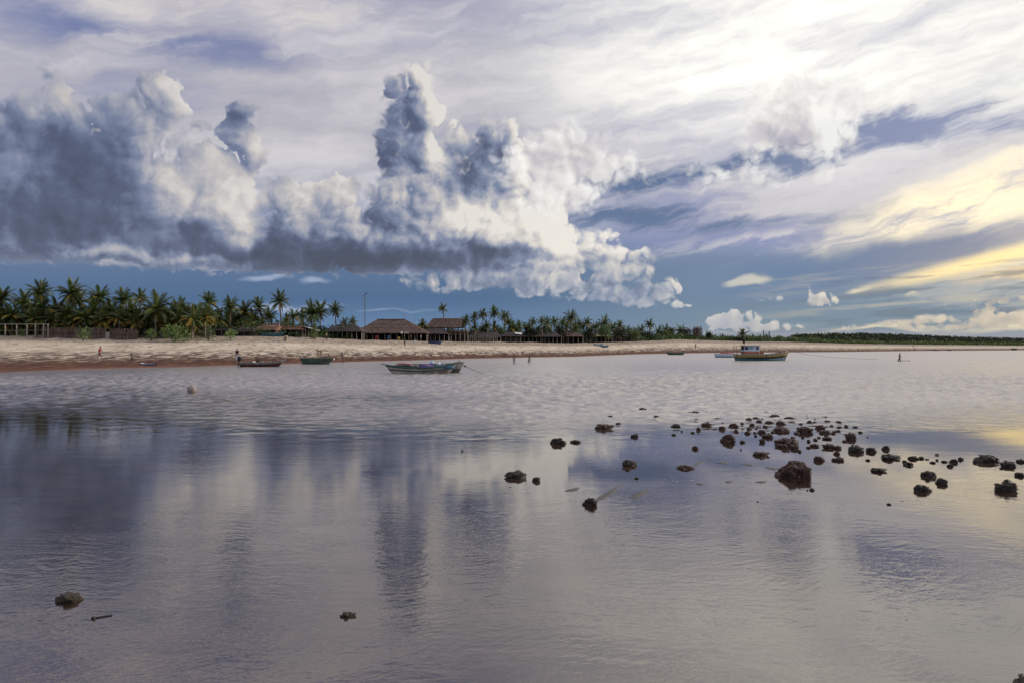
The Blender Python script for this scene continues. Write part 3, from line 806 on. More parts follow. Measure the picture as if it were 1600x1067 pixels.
shrub(274, 508, 524, 36, 131, 'large pale green broad leaved bush beside the thick front palm', M_LEAF_B, count=900, leaf=0.17)
shrub(236, 514, 524, 14, 131, 'small leafy bush at the foot of the thick front palm, left side', M_LEAF_B, count=160, leaf=0.15)
shrub(130, 511, 521, 16, 128, 'green bush growing up in front of the stick fence', M_LEAF_B, count=200, leaf=0.15)
shrub(36, 515, 523, 12, 133, 'small bush inside the open wooden frame', M_LEAF_B, count=120, leaf=0.14)
shrub(326, 511, 525, 20, 135, 'green bush right of the large pale bush, by the dark hut', M_LEAF, count=280, leaf=0.16)
shrub(360, 515, 526, 18, 137, 'light green bush between the two small dark huts', M_LEAF_B, count=220, leaf=0.15)
shrub(400, 500, 522, 50, 148, 'wide green bush behind the red roofed shed', M_LEAF, count=420, leaf=0.18)
shrub(455, 500, 520, 60, 156, 'long green hedge like bush behind the gabled shelter', M_LEAF, count=460, leaf=0.18)
tree(491, 494, 15, 151, 'feathery light green casuarina beside the gabled shelter', M_LEAF_F, 'casuarina_tree', stem_h=0.12, count=620, leaf=0.14, cone=True)
tree(1072, 511, 19, 300, 'greyish purple bare round tree, left one of two on the dune', M_LEAF_P, 'round_tree', count=1500, leaf=0.20, stem_h=0.08)
tree(1090, 508, 18, 300, 'greyish purple bare round tree, right one of two on the dune', M_LEAF_P, 'round_tree', count=1500, leaf=0.20, stem_h=0.08)
tree(1107, 517, 11, 306, 'small dark green tree right of the two purple round trees', M_LEAF_D, 'round_tree', count=700, leaf=0.24, stem_h=0.1)
tree(1048, 509, 16, 302, 'broad green tree just left of the purple round trees', M_LEAF, 'round_tree', count=900, leaf=0.26, stem_h=0.2)
tree(1193, 517, 5, 330, 'thin pointed conifer with dark needles, left of the pair on the dune', M_LEAF_D, 'conifer_tree', stem_h=0.1, count=160, leaf=0.2, cone=True)
tree(1202, 518, 5, 330, 'thin pointed conifer with dark needles, right of the pair on the dune', M_LEAF_D, 'conifer_tree', stem_h=0.1, count=160, leaf=0.2, cone=True)

# undergrowth that nobody could count
def scrub(name, m, px0, px1, n, dfun, hfun, rad, leaf, per, seed):
    r = random.Random(seed); mb = MB()
    for _ in range(n):
        px = r.uniform(px0, px1); d = dfun(px, r); g = ground_at(px, d); h = hfun(px, r) * r.uniform(0.7, 1.15)
        w = rad * r.uniform(0.7, 1.4)
        leaf_cloud(mb, (g.x, g.y, g.z + h * 0.45), (w, w, h * 0.58), per, leaf, r, 0.4, 0.4)
    tag(mb.build(name, m), kind='stuff')
bk = lambda px: lerp_table(BACK, px)[0]
scrub('undergrowth', M_LEAF_D, -160, 560, 260, lambda p, r: bk(p) + r.uniform(4, 14), lambda p, r: 5.2 if p < 330 else 3.2, 1.8, 0.24, 120, 1)
scrub('undergrowth', M_LEAF, -160, 560, 120, lambda p, r: bk(p) + r.uniform(2, 9), lambda p, r: 1.6, 1.2, 0.20, 50, 2)
scrub('undergrowth', M_LEAF_D, 700, 1010, 160, lambda p, r: bk(p) + r.uniform(14, 30), lambda p, r: 4.6, 2.2, 0.32, 70, 3)
scrub('dune_scrub', M_LEAF, 985, 1290, 330, lambda p, r: bk(p) + r.uniform(-1, 30), lambda p, r: 2.4, 1.9, 0.30, 60, 4)
scrub('dune_scrub', M_LEAF_D, 1040, 1260, 130, lambda p, r: bk(p) + r.uniform(15, 60), lambda p, r: 2.2, 2.2, 0.36, 50, 5)
scrub('hill_scrub', M_LEAF, 1230, 1760, 560, lambda p, r: bk(p) + 1 + abs(r.gauss(0, 22)), lambda p, r: 1.9, 2.2, 0.40, 46, 6)
scrub('hill_wood', M_LEAF_D, 1240, 1780, 1150, lambda p, r: bk(p) + r.uniform(18, 150), lambda p, r: 3.0, 3.0, 0.55, 44, 7)

# ------------------------------------------------------------------ fence, frame and huts
M_STICK = mat('weathered_stick', (0.155, 0.115, 0.095), 0.95, 0.4, 3, rand=0.35)
M_POST = mat('grey_post', (0.30, 0.27, 0.23), 0.9, 0.25, 3)
M_PALEPOST = mat('pale_post', (0.36, 0.32, 0.27), 0.9, 0.25, 3)
M_THATCH = mat('thatch', (0.145, 0.100, 0.085), 1.0, 0.4, 2.2, bump=0.10, dirt=(0.07, 0.055, 0.05), bscale=14)
M_THATCH_D = mat('old_thatch', (0.085, 0.070, 0.072), 1.0, 0.4, 2.2, bump=0.10, bscale=14)
M_THATCH_L = mat('straw_thatch', (0.33, 0.28, 0.20), 1.0, 0.35, 2.5, bump=0.08, bscale=14)
M_REDROOF = mat('rusty_roof', (0.20, 0.105, 0.075), 0.85, 0.4, 1.6, bump=0.03, dirt=(0.30, 0.24, 0.20))
M_TARP = mat('grey_tarp', (0.36, 0.35, 0.40), 0.7, 0.25, 1.5, bump=0.05)
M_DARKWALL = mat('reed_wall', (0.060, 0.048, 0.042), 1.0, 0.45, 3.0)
M_WOOD = mat('brown_wood', (0.16, 0.10, 0.07), 0.85, 0.35, 4)
M_WHITE = mat('white_paint', (0.72, 0.70, 0.67), 0.5, 0.12, 3)

def post_frame():
    d = 131.0; o = ground_at(0, d)
    root = empty('pergola', o, 'open pergola of grey wooden posts under one long top rail at the far left', 'pergola')
    zt = at(0, 507, d).z - o.z
    for px in (-40, -18, -5, 8, 26, 42, 55, 68, 75):
        g = ground_at(px, d) - o
        h = zt - 0.02
        MB().box((g.x, 0, (g.z + h) / 2 - 0.15), (0.13, 0.13, h - g.z + 0.3)).build('post', M_POST, root)
    a = (-42 - 0) / F * d; b = 75.6 / F * d
    MB().box(((a + b) / 2, 0, zt + 0.04), (b - a, 0.12, 0.11)).build('top_rail', M_PALEPOST, root)
    MB().tube([(-2.0, 0.1, zt - 1.05), (1.5, 0.1, zt - 1.12), (8.4, 0.1, zt - 1.0)], 0.03, 5).build('wire', M_POST, root)
    MB().box((6.5, 0.2, 0.15), (1.4, 0.05, 0.45)).build('plank', M_STICK, root)
post_frame()
def stick_fence():
    d = 132.5; o = ground_at(142, d)
    root = empty('stick_fence', o, 'rough fence of upright brown sticks in front of the palm grove', 'fence')
    r = random.Random(3); shapes = []
    for k in range(5):
        h = 1.0
        mb = MB().tube([(0, 0, 0), (r.uniform(-.03, .03), 0, 0.5), (r.uniform(-.05, .05), 0, 1.0)], [0.085, 0.075, 0.05], 5)
        shapes.append(mesh_of('stick', mb.v, mb.f, M_STICK))
    n = 118
    for i in range(n):
        px = 66 + (213 - 66) * i / (n - 1)
        g = ground_at(px, d) - o
        top = at(px, 512.2 + 3.2 * max(0, (px - 150) / 63), d).z - o.z + r.uniform(-0.12, 0.16)
        if 166 < px < 171: continue
        s = obj('stick', shapes[r.randrange(5)], root, (g.x, r.uniform(-0.05, 0.05), g.z - 0.2)); s.scale = (1, 1, top - g.z + 0.2)
        s.rotation_euler = (0, r.uniform(-0.06, 0.06), r.uniform(0, 3))
    MB().box(((168.5 - 142) / F * d, -0.1, 0.55), (0.7, 0.06, 1.5)).build('gate_board', M_POST, root)
    MB().tube([((66 - 142) / F * d, 0.1, 0.9), ((213 - 142) / F * d, 0.1, 0.7)], 0.03, 4).build('cross_rail', M_STICK, root)
stick_fence()

def roof_plane(mb, e0, e1, r0, r1, courses=7, thick=0.16, rag=0.10, seed=0, seg=None):
    """thatch laid in overlapping courses from eave (e0-e1) up to ridge (r0-r1), ragged lower edges"""
    r = random.Random(seed); e0, e1, r0, r1 = map(Vector, (e0, e1, r0, r1))
    nrm = (e1 - e0).cross(r0 - e0).normalized()
    if nrm.z < 0: nrm = -nrm
    L = (e1 - e0).length; seg = seg or max(6, int(L / 0.45))
    for c in range(courses):
        t0 = c / courses; t1 = min(1.0, (c + 1.35) / courses)
        up0 = nrm * thick * 1.0; up1 = nrm * thick * 0.30
        k = len(mb.v); top, low, bot = [], [], []
        for i in range(seg + 1):
            u = i / seg
            tt = t0 - (r.uniform(0, rag) / max(0.5, (r0 - e0).length)) * (1.0 if c else 1.6)
            a = e0.lerp(e1, u); b = r0.lerp(r1, u)
            low.append(a.lerp(b, tt) + up0 * r.uniform(0.75, 1.15)); bot.append(a.lerp(b, tt) - nrm * 0.02); top.append(a.lerp(b, t1) + up1)
        for lst in (top, low, bot): mb.v += lst
        n = seg + 1
        for i in range(seg):
            mb.f.append((k + n + i, k + n + i + 1, k + i + 1, k + i)); mb.f.append((k + 2 * n + i, k + 2 * n + i + 1, k + n + i + 1, k + n + i))
    return mb

def building(name, label, cat, d, px0, px1, ridge, eave_y, ridge_y, base_y=None, depth=7.0, m=None, walls=True, posts=6, courses=7,
             group=None, hip=True, mwall=None, front_wall=0.0, post_m=None, over=0.5, sag=0.0, pale_top=False):
    """thatched or tin roofed shelter; ridge = (px left, px right)"""
    d = max(d, lerp_table(BACK, px0)[0] + 1.0, lerp_table(BACK, px1)[0] + 1.0)
    m = m or M_THATCH; mwall = mwall or M_DARKWALL; post_m = post_m or M_POST
    pc = (px0 + px1) / 2; o = ground_at(pc, d); root = empty(name, o, label, cat, group)
    X = lambda px, dd=0.0: (px - 800) / F * d - o.x
    Z = lambda py: at(0, py, d).z - o.z
    ze, zr = Z(eave_y), Z(ridge_y); yb = depth; ym = depth / 2
    a, b = X(px0), X(px1); ra, rb = X(ridge[0]), X(ridge[1])
    rf = MB(); sd = int(pc)
    roof_plane(rf, (a, -over, ze), (b, -over, ze), (ra, ym, zr), (rb, ym, zr - sag), courses, seed=sd)
    roof_plane(rf, (b, yb, ze), (a, yb, ze), (rb, ym, zr - sag), (ra, ym, zr), 4, seed=sd + 1)
    if hip:
        roof_plane(rf, (a, yb, ze), (a, -over, ze), (ra, ym + 0.05, zr), (ra, ym - 0.05, zr), 5, seed=sd + 2)
        roof_plane(rf, (b, -over, ze), (b, yb, ze), (rb, ym - 0.05, zr - sag), (rb, ym + 0.05, zr - sag), 5, seed=sd + 3)
    rf.build('roof', m, root)
    if zr - ze > 1.2:
        MB().tube([(ra, ym, zr + 0.12), ((ra + rb) / 2, ym, zr + 0.10 - sag / 2), (rb, ym, zr + 0.12 - sag)], 0.16, 6).build('ridge_cap', m, root)
    if not hip:
        for sx, rx in ((a + 0.25, ra + 0.2), (b - 0.25, rb - 0.2)):
            MB().add([(sx, 0.1, ze - 0.1), (sx, yb - 0.1, ze - 0.1), (rx, ym, zr - 0.15)], [(0, 1, 2)]).build('gable', mwall, root)
    r = random.Random(sd)
    gl = lambda x: ground(o.x + x, d) - o.z
    for i in range(posts):
        x = a + (b - a) * (i + 0.15) / (posts - 0.7) if posts > 1 else (a + b) / 2
        x = min(b - 0.1, x); g = gl(x)
        MB().tube([(x, 0, g - 0.3), (x + r.uniform(-.06, .06), 0, (g + ze) / 2), (x, 0, ze + 0.05)], [0.07, 0.065, 0.055], 6).build('post', post_m, root)
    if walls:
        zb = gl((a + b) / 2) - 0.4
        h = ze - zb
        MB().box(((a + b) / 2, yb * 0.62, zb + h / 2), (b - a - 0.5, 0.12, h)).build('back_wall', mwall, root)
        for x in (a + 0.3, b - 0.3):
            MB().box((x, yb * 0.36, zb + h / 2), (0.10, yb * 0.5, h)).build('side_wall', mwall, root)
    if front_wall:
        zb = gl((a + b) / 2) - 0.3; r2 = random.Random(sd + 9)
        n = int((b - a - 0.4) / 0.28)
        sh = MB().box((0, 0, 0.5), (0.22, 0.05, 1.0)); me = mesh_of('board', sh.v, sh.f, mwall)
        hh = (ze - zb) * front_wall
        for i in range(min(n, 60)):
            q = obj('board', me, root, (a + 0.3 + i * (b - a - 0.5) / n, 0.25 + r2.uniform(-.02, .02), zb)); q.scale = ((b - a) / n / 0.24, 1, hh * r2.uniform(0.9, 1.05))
    return root, o, X, Z, a, b, ze

G1 = 'beach huts and shelters behind the sand'
building('hut', 'small dark thatched hut left of the light green bush', 'hut', 139, 335, 357, (339, 353), 517, 513.5, depth=4, m=M_THATCH_D, posts=3, front_wall=0.95, group=G1, courses=4)
building('hut', 'low dark hut with rounded roof between the green bush and the boat shed', 'hut', 143, 365, 397, (371, 388), 519, 511, depth=5, m=M_THATCH_D, posts=3, front_wall=0.95, group=G1, courses=6)
building('boat_shed', 'boat shed with rust red roof and a teal boat leaning in front', 'shed', 150, 393, 432, (404, 428), 516.5, 507, depth=6, m=M_REDROOF, posts=5, hip=True, group=G1, mwall=mat('red_wall', (0.22, 0.07, 0.045), 0.9, 0.4, 1.5), courses=5)
building('boat_shed', 'long brownish red roofed shelter between the boat shed and the gabled shelter', 'shed', 153, 427, 474, (434, 466), 515.5, 509, depth=6, m=M_REDROOF, posts=6, hip=True, group=G1, courses=5)
# the gabled shelter under a grey cover
def gabled():
    d = 154.0; o = ground_at(478, d)
    root = empty('gabled_shelter', o, 'small stick shelter with a pale grey peaked cover next to the feathery tree', 'shelter', G1)
    X = lambda px: (px - 800) / F * d - o.x; Z = lambda py: at(0, py, d).z - o.z
    rf = MB(); ap = (X(476), 0, Z(511))
    for (x0, y0, x1, y1) in ((459, 516.5, 476, 511), (476, 511, 493, 516.5)):
        roof_plane(rf, (X(x0), -0.3, Z(y0)), (X(x0), 3.6, Z(y0)), (X(x1), -0.3, Z(y1)), (X(x1), 3.6, Z(y1)), 3, 0.07, 0.05, seed=int(x0)) if x0 == 459 else \
            roof_plane(rf, (X(x1), -0.3, Z(y1)), (X(x1), 3.6, Z(y1)), (X(x0), -0.3, Z(y0)), (X(x0), 3.6, Z(y0)), 3, 0.07, 0.05, seed=5)
    rf.build('roof', M_TARP, root)
    for px, top in ((462, 516), (467, 514), (471, 513), (477, 511.5), (482, 513), (487, 515), (492, 516.5)):
        MB().tube([(X(px), 0, -0.3), (X(px), 0, Z(top))], 0.055, 5).build('post', M_PALEPOST if px in (467, 477) else M_POST, root)
    for py in (520, 525):
        MB().tube([(X(461), 0.06, Z(py)), (X(492), 0.06, Z(py + 0.5))], 0.045, 5).build('cross_rail', M_STICK, root)
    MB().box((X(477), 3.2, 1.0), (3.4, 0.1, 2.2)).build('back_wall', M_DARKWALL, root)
gabled()
building('hut', 'low thatched hut with open front, first left of the big hall', 'hut', 158, 504, 566, (520, 551), 518.5, 508.5, depth=7, posts=9, group=G1, m=M_THATCH_D)
building('thatched_hall', 'biggest thatched hall with tall hipped roof and open post front', 'hall', 163, 553, 668, (582, 628), 521, 499, depth=12, posts=13, group=G1, courses=10, m=M_THATCH)
building('hut', 'wide thatched wing with sloping roof, right of the big hall', 'hut', 162, 644, 702, (650, 676), 522, 508, depth=8, posts=9, group=G1, m=M_THATCH_D, courses=7)
# raised house with gallery
def raised():
    d = 186.0; o = ground_at(700, d)
    root = empty('raised_house', o, 'two storey thatched house with open upper floor on many thin posts', 'house', G1)
    X = lambda px: (px - 800) / F * d - o.x; Z = lambda py: at(0, py, d).z - o.z
    rf = MB()
    roof_plane(rf, (X(665), -0.6, Z(512)), (X(722), -0.6, Z(512)), (X(675), 3, Z(497)), (X(722), 3, Z(497)), 9, seed=3)
    roof_plane(rf, (X(722), 6.6, Z(512)), (X(665), 6.6, Z(512)), (X(722), 3, Z(497)), (X(675), 3, Z(497)), 4, seed=4)
    roof_plane(rf, (X(734), -0.5, Z(511)), (X(734), 6.5, Z(511)), (X(722), 2.8, Z(497)), (X(722), 3.2, Z(497)), 6, seed=5)
    rf.build('roof', M_THATCH, root)
    MB().box((X(700), 2.6, Z(517.6)), (X(731) - X(669), 5.6, 0.16)).build('upper_floor', M_WOOD, root)
    for i, px in enumerate((670, 677, 684, 691, 698, 705, 712, 719, 726, 731)):
        MB().tube([(X(px), 0, -0.4), (X(px), 0, Z(511.5 if px < 728 else 513))], 0.06, 5).build('post', M_PALEPOST if i % 3 else M_POST, root)
    for py in (515.6, 519.5, 522.5):
        MB().tube([(X(690), -0.1, Z(py)), (X(731), -0.1, Z(py))], 0.05, 5).build('railing', mat('pinkish_wood', (0.27, 0.18, 0.15), .9, .3, 3), root)
    for k, px in enumerate((672, 680, 688)):
        MB().box((X(px), 5.2, Z(515)), (0.8, 0.06, 0.5)).build('shutter', M_THATCH_L, root)
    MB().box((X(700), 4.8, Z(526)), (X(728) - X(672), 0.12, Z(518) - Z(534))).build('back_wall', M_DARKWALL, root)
raised()
def picket():
    d = 191.0; o = ground_at(735, d)
    root = empty('post_fence', o, 'row of thin pale upright poles below the raised house', 'fence')
    sh = MB().tube([(0, 0, 0), (0.02, 0, 1)], [0.05, 0.04], 5); me = mesh_of('pole', sh.v, sh.f, M_PALEPOST); r = random.Random(8)
    for i in range(30):
        px = 684 + i * 3.2; g = ground_at(px, d) - o
        p = obj('pole', me, root, (g.x, 0, g.z - 0.3)); p.scale = (1, 1, at(0, r.uniform(524, 527.5), d).z - o.z - g.z + 0.3)
    for q in (0.5, 1.1):
        MB().tube([((684 - 735) / F * d, 0.05, q), ((777 - 735) / F * d, 0.05, q - 0.1)], 0.035, 4).build('cross_rail', M_POST, root)
picket()
building('shelter', 'long low thatched shelter right of the raised house', 'shelter', 188, 732, 783, (737, 777), 527, 518.5, depth=7, posts=10, group=G1, m=M_THATCH_D, courses=5, post_m=M_PALEPOST)
building('shelter', 'longest low dark thatched shelter in front of the palm row', 'shelter', 196, 812, 878, (820, 870), 526.5, 519.5, depth=8, posts=11, group=G1, m=M_THATCH_D, courses=5)
building('hut', 'dark hut with a white roof sheet between the two long shelters', 'hut', 194, 781, 815, (786, 810), 526, 519.5, depth=6, posts=5, group=G1, m=M_THATCH_D, courses=4, front_wall=0.9)
o_ = empty('roof_sheet', at(810, 521, 207.0), 'small white sheet lying on the dark hut roof', 'sheet')
MB().box((0, 0, 0), (1.9, 1.0, 0.05), ry=0.12, rx=0.4).build('cloth', M_WHITE, o_)
building('hut', 'gabled thatched hut with two pale posts at the right end of the longest shelter', 'hut', 198, 872, 912, (878, 900), 526, 517.5, depth=7, posts=6, group=G1, m=M_THATCH, courses=5, post_m=M_PALEPOST, hip=False)
building('shed', 'open shed with pale straw roof behind the parked small boats', 'shed', 216, 922, 957, (924, 950), 526, 522.5, depth=6, posts=7, group=G1, m=M_THATCH_L, courses=3)
building('shed', 'square dark grey shed, last building before the dune scrub', 'shed', 228, 955, 988, (960, 982), 526, 520.5, depth=6, posts=4, group=G1, m=mat('grey_roof', (0.11, 0.10, 0.125), .8, .3, 2), front_wall=0.9, courses=4)

def mast():
    d = 185.0; o = ground_at(570, d); h = at(0, 457, d).z - o.z
    root = empty('radio_mast', o, 'tall thin lattice mast with aerials rising left of the big hall', 'mast')
    M = mat('mast_steel', (0.12, 0.13, 0.15), 0.6, 0.2, 2)
    for k in range(3):
        a = k * 2.094; MB().tube([(0.22 * cos(a), 0.22 * sin(a), 0), (0.16 * cos(a), 0.16 * sin(a), h - 1)], 0.03, 4).build('leg', M, root)
    la = MB(); n = 22
    for i in range(n):
        z0 = (h - 1) * i / n; z1 = (h - 1) * (i + 1) / n
        for k in range(3):
            a = k * 2.094; b = a + 2.094; la.tube([(0.2 * cos(a), 0.2 * sin(a), z0), (0.2 * cos(b), 0.2 * sin(b), z1)], 0.014, 3)
    q = la.build('lattice', M, root); q['kind'] = 'stuff'
    MB().tube([(0, 0, h - 1.2), (0, 0, h + 0.1)], 0.03, 4).build('spike', M, root)
    MB().box((0.35, 0, h - 0.35), (0.5, 0.12, 0.35)).build('aerial', M, root)
    MB().box((-0.2, 0, h - 0.9), (0.3, 0.1, 0.3)).build('aerial', M, root)
mast()
t_ = empty('pole', ground_at(632, 172), 'short thin upright pole sticking up behind the big hall roof', 'pole')
MB().tube([(0, 0, 0), (0, 0, at(0, 490, 172).z - t_.location.z)], [0.05, 0.03], 5).build('shaft', M_STICK, t_)
t_ = empty('pole', ground_at(652, 172), 'thin pole leaning left between the big hall and the raised house', 'pole')
MB().tube([(0, 0, 0), (-0.1, 0, 2.5), (-0.75, 0, at(0, 493.5, 172).z - t_.location.z)], [0.05, 0.04, 0.03], 5).build('shaft', M_STICK, t_)
t_ = empty('beach_post', ground_at(998, 262), 'single short post with a pale top standing on the sand right of the sheds', 'post')
MB().tube([(0, 0, -0.2), (0, 0, 1.3)], 0.10, 6).build('shaft', M_STICK, t_); MB().box((0, 0, 1.55), (0.45, 0.12, 0.5)).build('board', M_PALEPOST, t_)
t_ = empty('crate_wall', ground_at(446.5, 143), 'pale cream box standing upright at the stern of the teal leaning boat', 'box')
MB().box((0, 0, 0.42), (0.62, 0.5, 1.0)).build('panel', M_THATCH_L, t_); MB().box((0, 0, 0.95), (0.68, 0.56, 0.06)).build('lid', M_WHITE, t_)

t_ = empty('sign_board', at(635, 519.5, 163.8), 'pale square board hanging under the eaves of the big hall', 'sign')
MB().box((0, 0, 0), (1.0, 0.06, 0.55)).build('board', M_PALEPOST, t_); MB().box((0, -0.02, 0.31), (1.1, 0.08, 0.06)).build('top_strip', M_WOOD, t_)
t_ = empty('globe_lamp', at(627.5, 520, 163.8), 'round white unlit globe hanging left of the pale board under the hall eaves', 'lamp')
MB().ball((0, 0, 0), 0.24, 12, 8).build('globe', M_WHITE, t_, True); MB().tube([(0, 0, 0.22), (0, 0, 0.6)], 0.02, 4).build('cord', M_STICK, t_)
r_ = random.Random(31)
for i, (px, d, c, lab) in enumerate(((588, 166, 'boat_red', 'red'), (607, 166, 'boat_blue', 'blue'), (623, 167, 'boat_yellow', 'yellow'), (649, 166, 'white_paint', 'white'), (674, 185, 'boat_teal', 'teal'))):
    g = ground_at(px, d)
    cc = {'red': (0.28, 0.05, 0.04), 'blue': (0.06, 0.12, 0.24), 'yellow': (0.40, 0.30, 0.08), 'white': (0.6, 0.6, 0.58), 'teal': (0.06, 0.16, 0.18)}[lab]
    t_ = empty('plastic_chair', g, lab + ' plastic chair under the edge of the thatched halls', 'chair', 'chairs under the halls'); m_ = mat('plastic_' + lab, cc, 0.5, 0.1, 4)
    MB().box((0, 0, 0.45), (0.5, 0.5, 0.05)).build('seat', m_, t_); MB().box((0, 0.24, 0.75), (0.5, 0.05, 0.6)).build('backrest', m_, t_)
    for sx in (-0.22, 0.22):
        for sy in (-0.22, 0.22): MB().tube([(sx, sy, -0.05), (sx, sy, 0.45)], 0.025, 4).build('leg', m_, t_)

# ------------------------------------------------------------------ boats
M_GREEN = mat('boat_green', (0.050, 0.105, 0.100), 0.55, 0.35, 2.5, dirt=(0.10, 0.09, 0.07))
M_BEIGE = mat('boat_beige', (0.42, 0.37, 0.31), 0.7, 0.25, 2.0, dirt=(0.10, 0.085, 0.07))
M_TEAL = mat('boat_teal', (0.05, 0.15, 0.19), 0.6, 0.3, 2.0)
M_BLUE = mat('boat_blue', (0.05, 0.11, 0.19), 0.5, 0.25, 2.0)
M_RED = mat('boat_red', (0.10, 0.022, 0.022), 0.6, 0.35, 2.5, dirt=(0.05, 0.03, 0.03))
M_GREYP = mat('grey_paint', (0.20, 0.19, 0.19), 0.6, 0.3, 2.5)
M_DGREEN = mat('dull_green', (0.060, 0.100, 0.075), 0.65, 0.3, 2.0, dirt=(0.04, 0.05, 0.04))
M_YELLOW = mat('boat_yellow', (0.38, 0.28, 0.03), 0.55, 0.3, 3.0, dirt=(0.16, 0.12, 0.05))
M_BLACK = mat('boat_black', (0.022, 0.024, 0.030), 0.5, 0.4, 3.0)
M_PALEBLUE = mat('pale_blue_paint', (0.22, 0.36, 0.40), 0.6, 0.2, 2.5, dirt=(0.15, 0.22, 0.24))
M_ORANGE = mat('worn_orange', (0.36, 0.15, 0.09), 0.7, 0.3, 4.0, dirt=(0.22, 0.12, 0.09))
M_CABIN = mat('cabin_white', (0.48, 0.55, 0.66), 0.5, 0.15, 3.0)
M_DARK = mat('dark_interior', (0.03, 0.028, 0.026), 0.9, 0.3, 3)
M_GLASS = mat('window_glass', (0.02, 0.025, 0.03), 0.1, 0.1, 2, spec=0.6)
M_ROPE = mat('rope', (0.16, 0.13, 0.10), 0.95, 0.2, 20)
M_RUBBER = mat('black_rubber', (0.02, 0.02, 0.022), 0.6, 0.2, 5)
M_PURPLE = mat('purple_net', (0.12, 0.09, 0.24), 0.9, 0.4, 6, bump=0.04)
M_PINK = mat('pinkish_net', (0.36, 0.22, 0.20), 0.9, 0.3, 6, bump=0.04)

def hull_sections(L, B, H, sheer_b, sheer_s, rake_b, rake_s, transom, draft, n=22):
    """stations from stern (x=-L/2) to bow; returns function (t, v) -> point, v 0 keel .. 1 rail"""
    def pt(t, v, side, inset=0.0):
        x_top = -L / 2 + L * t
        # waterline is shorter than the rail by the rakes
        x_bot = -L / 2 + rake_s + (L - rake_b - rake_s) * t
        sb = max(0.0, (t - 0.45) / 0.55) ** 2.2; ss = max(0.0, (0.5 - t) / 0.5) ** 2.2
        top = H + sheer_b * sb + sheer_s * ss
        ww = sin(pi * min(1.0, 0.5 * t / 0.55 + 0.0)) if t < 0.55 else cos((t - 0.55) / 0.45 * pi / 2) ** 0.75
        w = B / 2 * (transom + (1 - transom) * (sin(pi / 2 * min(1, t / 0.5)) if t < 0.5 else 1)) if t < 0.55 else B / 2 * max(0.0, ww)
        prof = (0.52 + 0.48 * v ** 0.7) * min(1.0, (v + 0.04) / 0.16) ** 0.5
        z = -draft + (top + draft) * v
        x = x_bot + (x_top - x_bot) * v
        return Vector((x, side * max(0.0, w * prof - inset), z))
    return pt
def hull_band(pt, v0, v1, out, n=22, rows=3, t0=0.0, t1=1.0, ends=True, inset=0.0):
    mb = MB()
    for side in (-1, 1):
        k = len(mb.v)
        for i in range(n + 1):
            t = t0 + (t1 - t0) * i / n
            for j in range(rows + 1):
                p = pt(t, v0 + (v1 - v0) * j / rows, side, inset); p.y += side * out; mb.v.append(p)
        R = rows + 1
        for i in range(n):
            for j in range(rows):
                a = k + i * R + j; f = (a, a + R, a + R + 1, a + 1)
                mb.f.append(f if side < 0 else f[::-1])
    if ends and t0 == 0.0:
        R = rows + 1; h = (n + 1) * R
        for j in range(rows): mb.f.append((j, j + 1, h + j + 1, h + j))
    return mb
def boat_base(name, loc, rz, label, cat='boat', group=None):
    return empty(name, loc, label, cat, group, rz)
def rail_tube(pt, rad, t0=0.0, t1=1.0, v=1.0, side=-1, n=18, dy=0.0):
    return [pt(t0 + (t1 - t0) * i / n, v, side) + Vector((0, side * dy, 0)) for i in range(n + 1)]
def open_boat(name, loc, rz, label, L, B, H, sb, ss, rb, rs, transom, lower, upper, rail_m, inside, group='boats on and by the water', thwarts=4, draft=0.15, split=0.55, strake=None, sc_in=0.35):
    root = boat_base(name, loc, rz, label, 'boat', group)
    pt = hull_sections(L, B, H, sb, ss, rb, rs, transom, draft)
    hull_band(pt, 0.0, split, 0.0, rows=5).build('lower_hull', lower, root, True)
    hull_band(pt, split, 1.0, 0.012, rows=3).build('upper_hull', upper, root, True)
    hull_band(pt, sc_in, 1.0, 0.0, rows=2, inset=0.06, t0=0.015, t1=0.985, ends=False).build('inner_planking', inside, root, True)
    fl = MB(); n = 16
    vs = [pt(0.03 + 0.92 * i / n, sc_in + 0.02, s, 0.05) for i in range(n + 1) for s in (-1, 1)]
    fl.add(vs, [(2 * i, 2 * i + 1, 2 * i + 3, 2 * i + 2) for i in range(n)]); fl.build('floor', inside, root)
    for s in (-1, 1):
        MB().tube(rail_tube(pt, 0.05, side=s), 0.045, 5).build('gunwale', rail_m, root, True)
        if strake: MB().tube(rail_tube(pt, 0.04, v=split, side=s, dy=0.02), 0.04, 5).build('rub_strake', strake, root, True)
    MB().tube([pt(0.0, 1.0, -1), pt(0.0, 1.0, 1)], 0.05, 5).build('stern_rail', rail_m, root)
    for i in range(thwarts):
        t = 0.16 + 0.62 * i / max(1, thwarts - 1); a = pt(t, 0.80, -1, 0.03); b = pt(t, 0.80, 1, 0.03)
        MB().box(((a.x), 0, a.z), (0.22, (b.y - a.y), 0.04)).build('thwart', rail_m, root)
    return root, pt

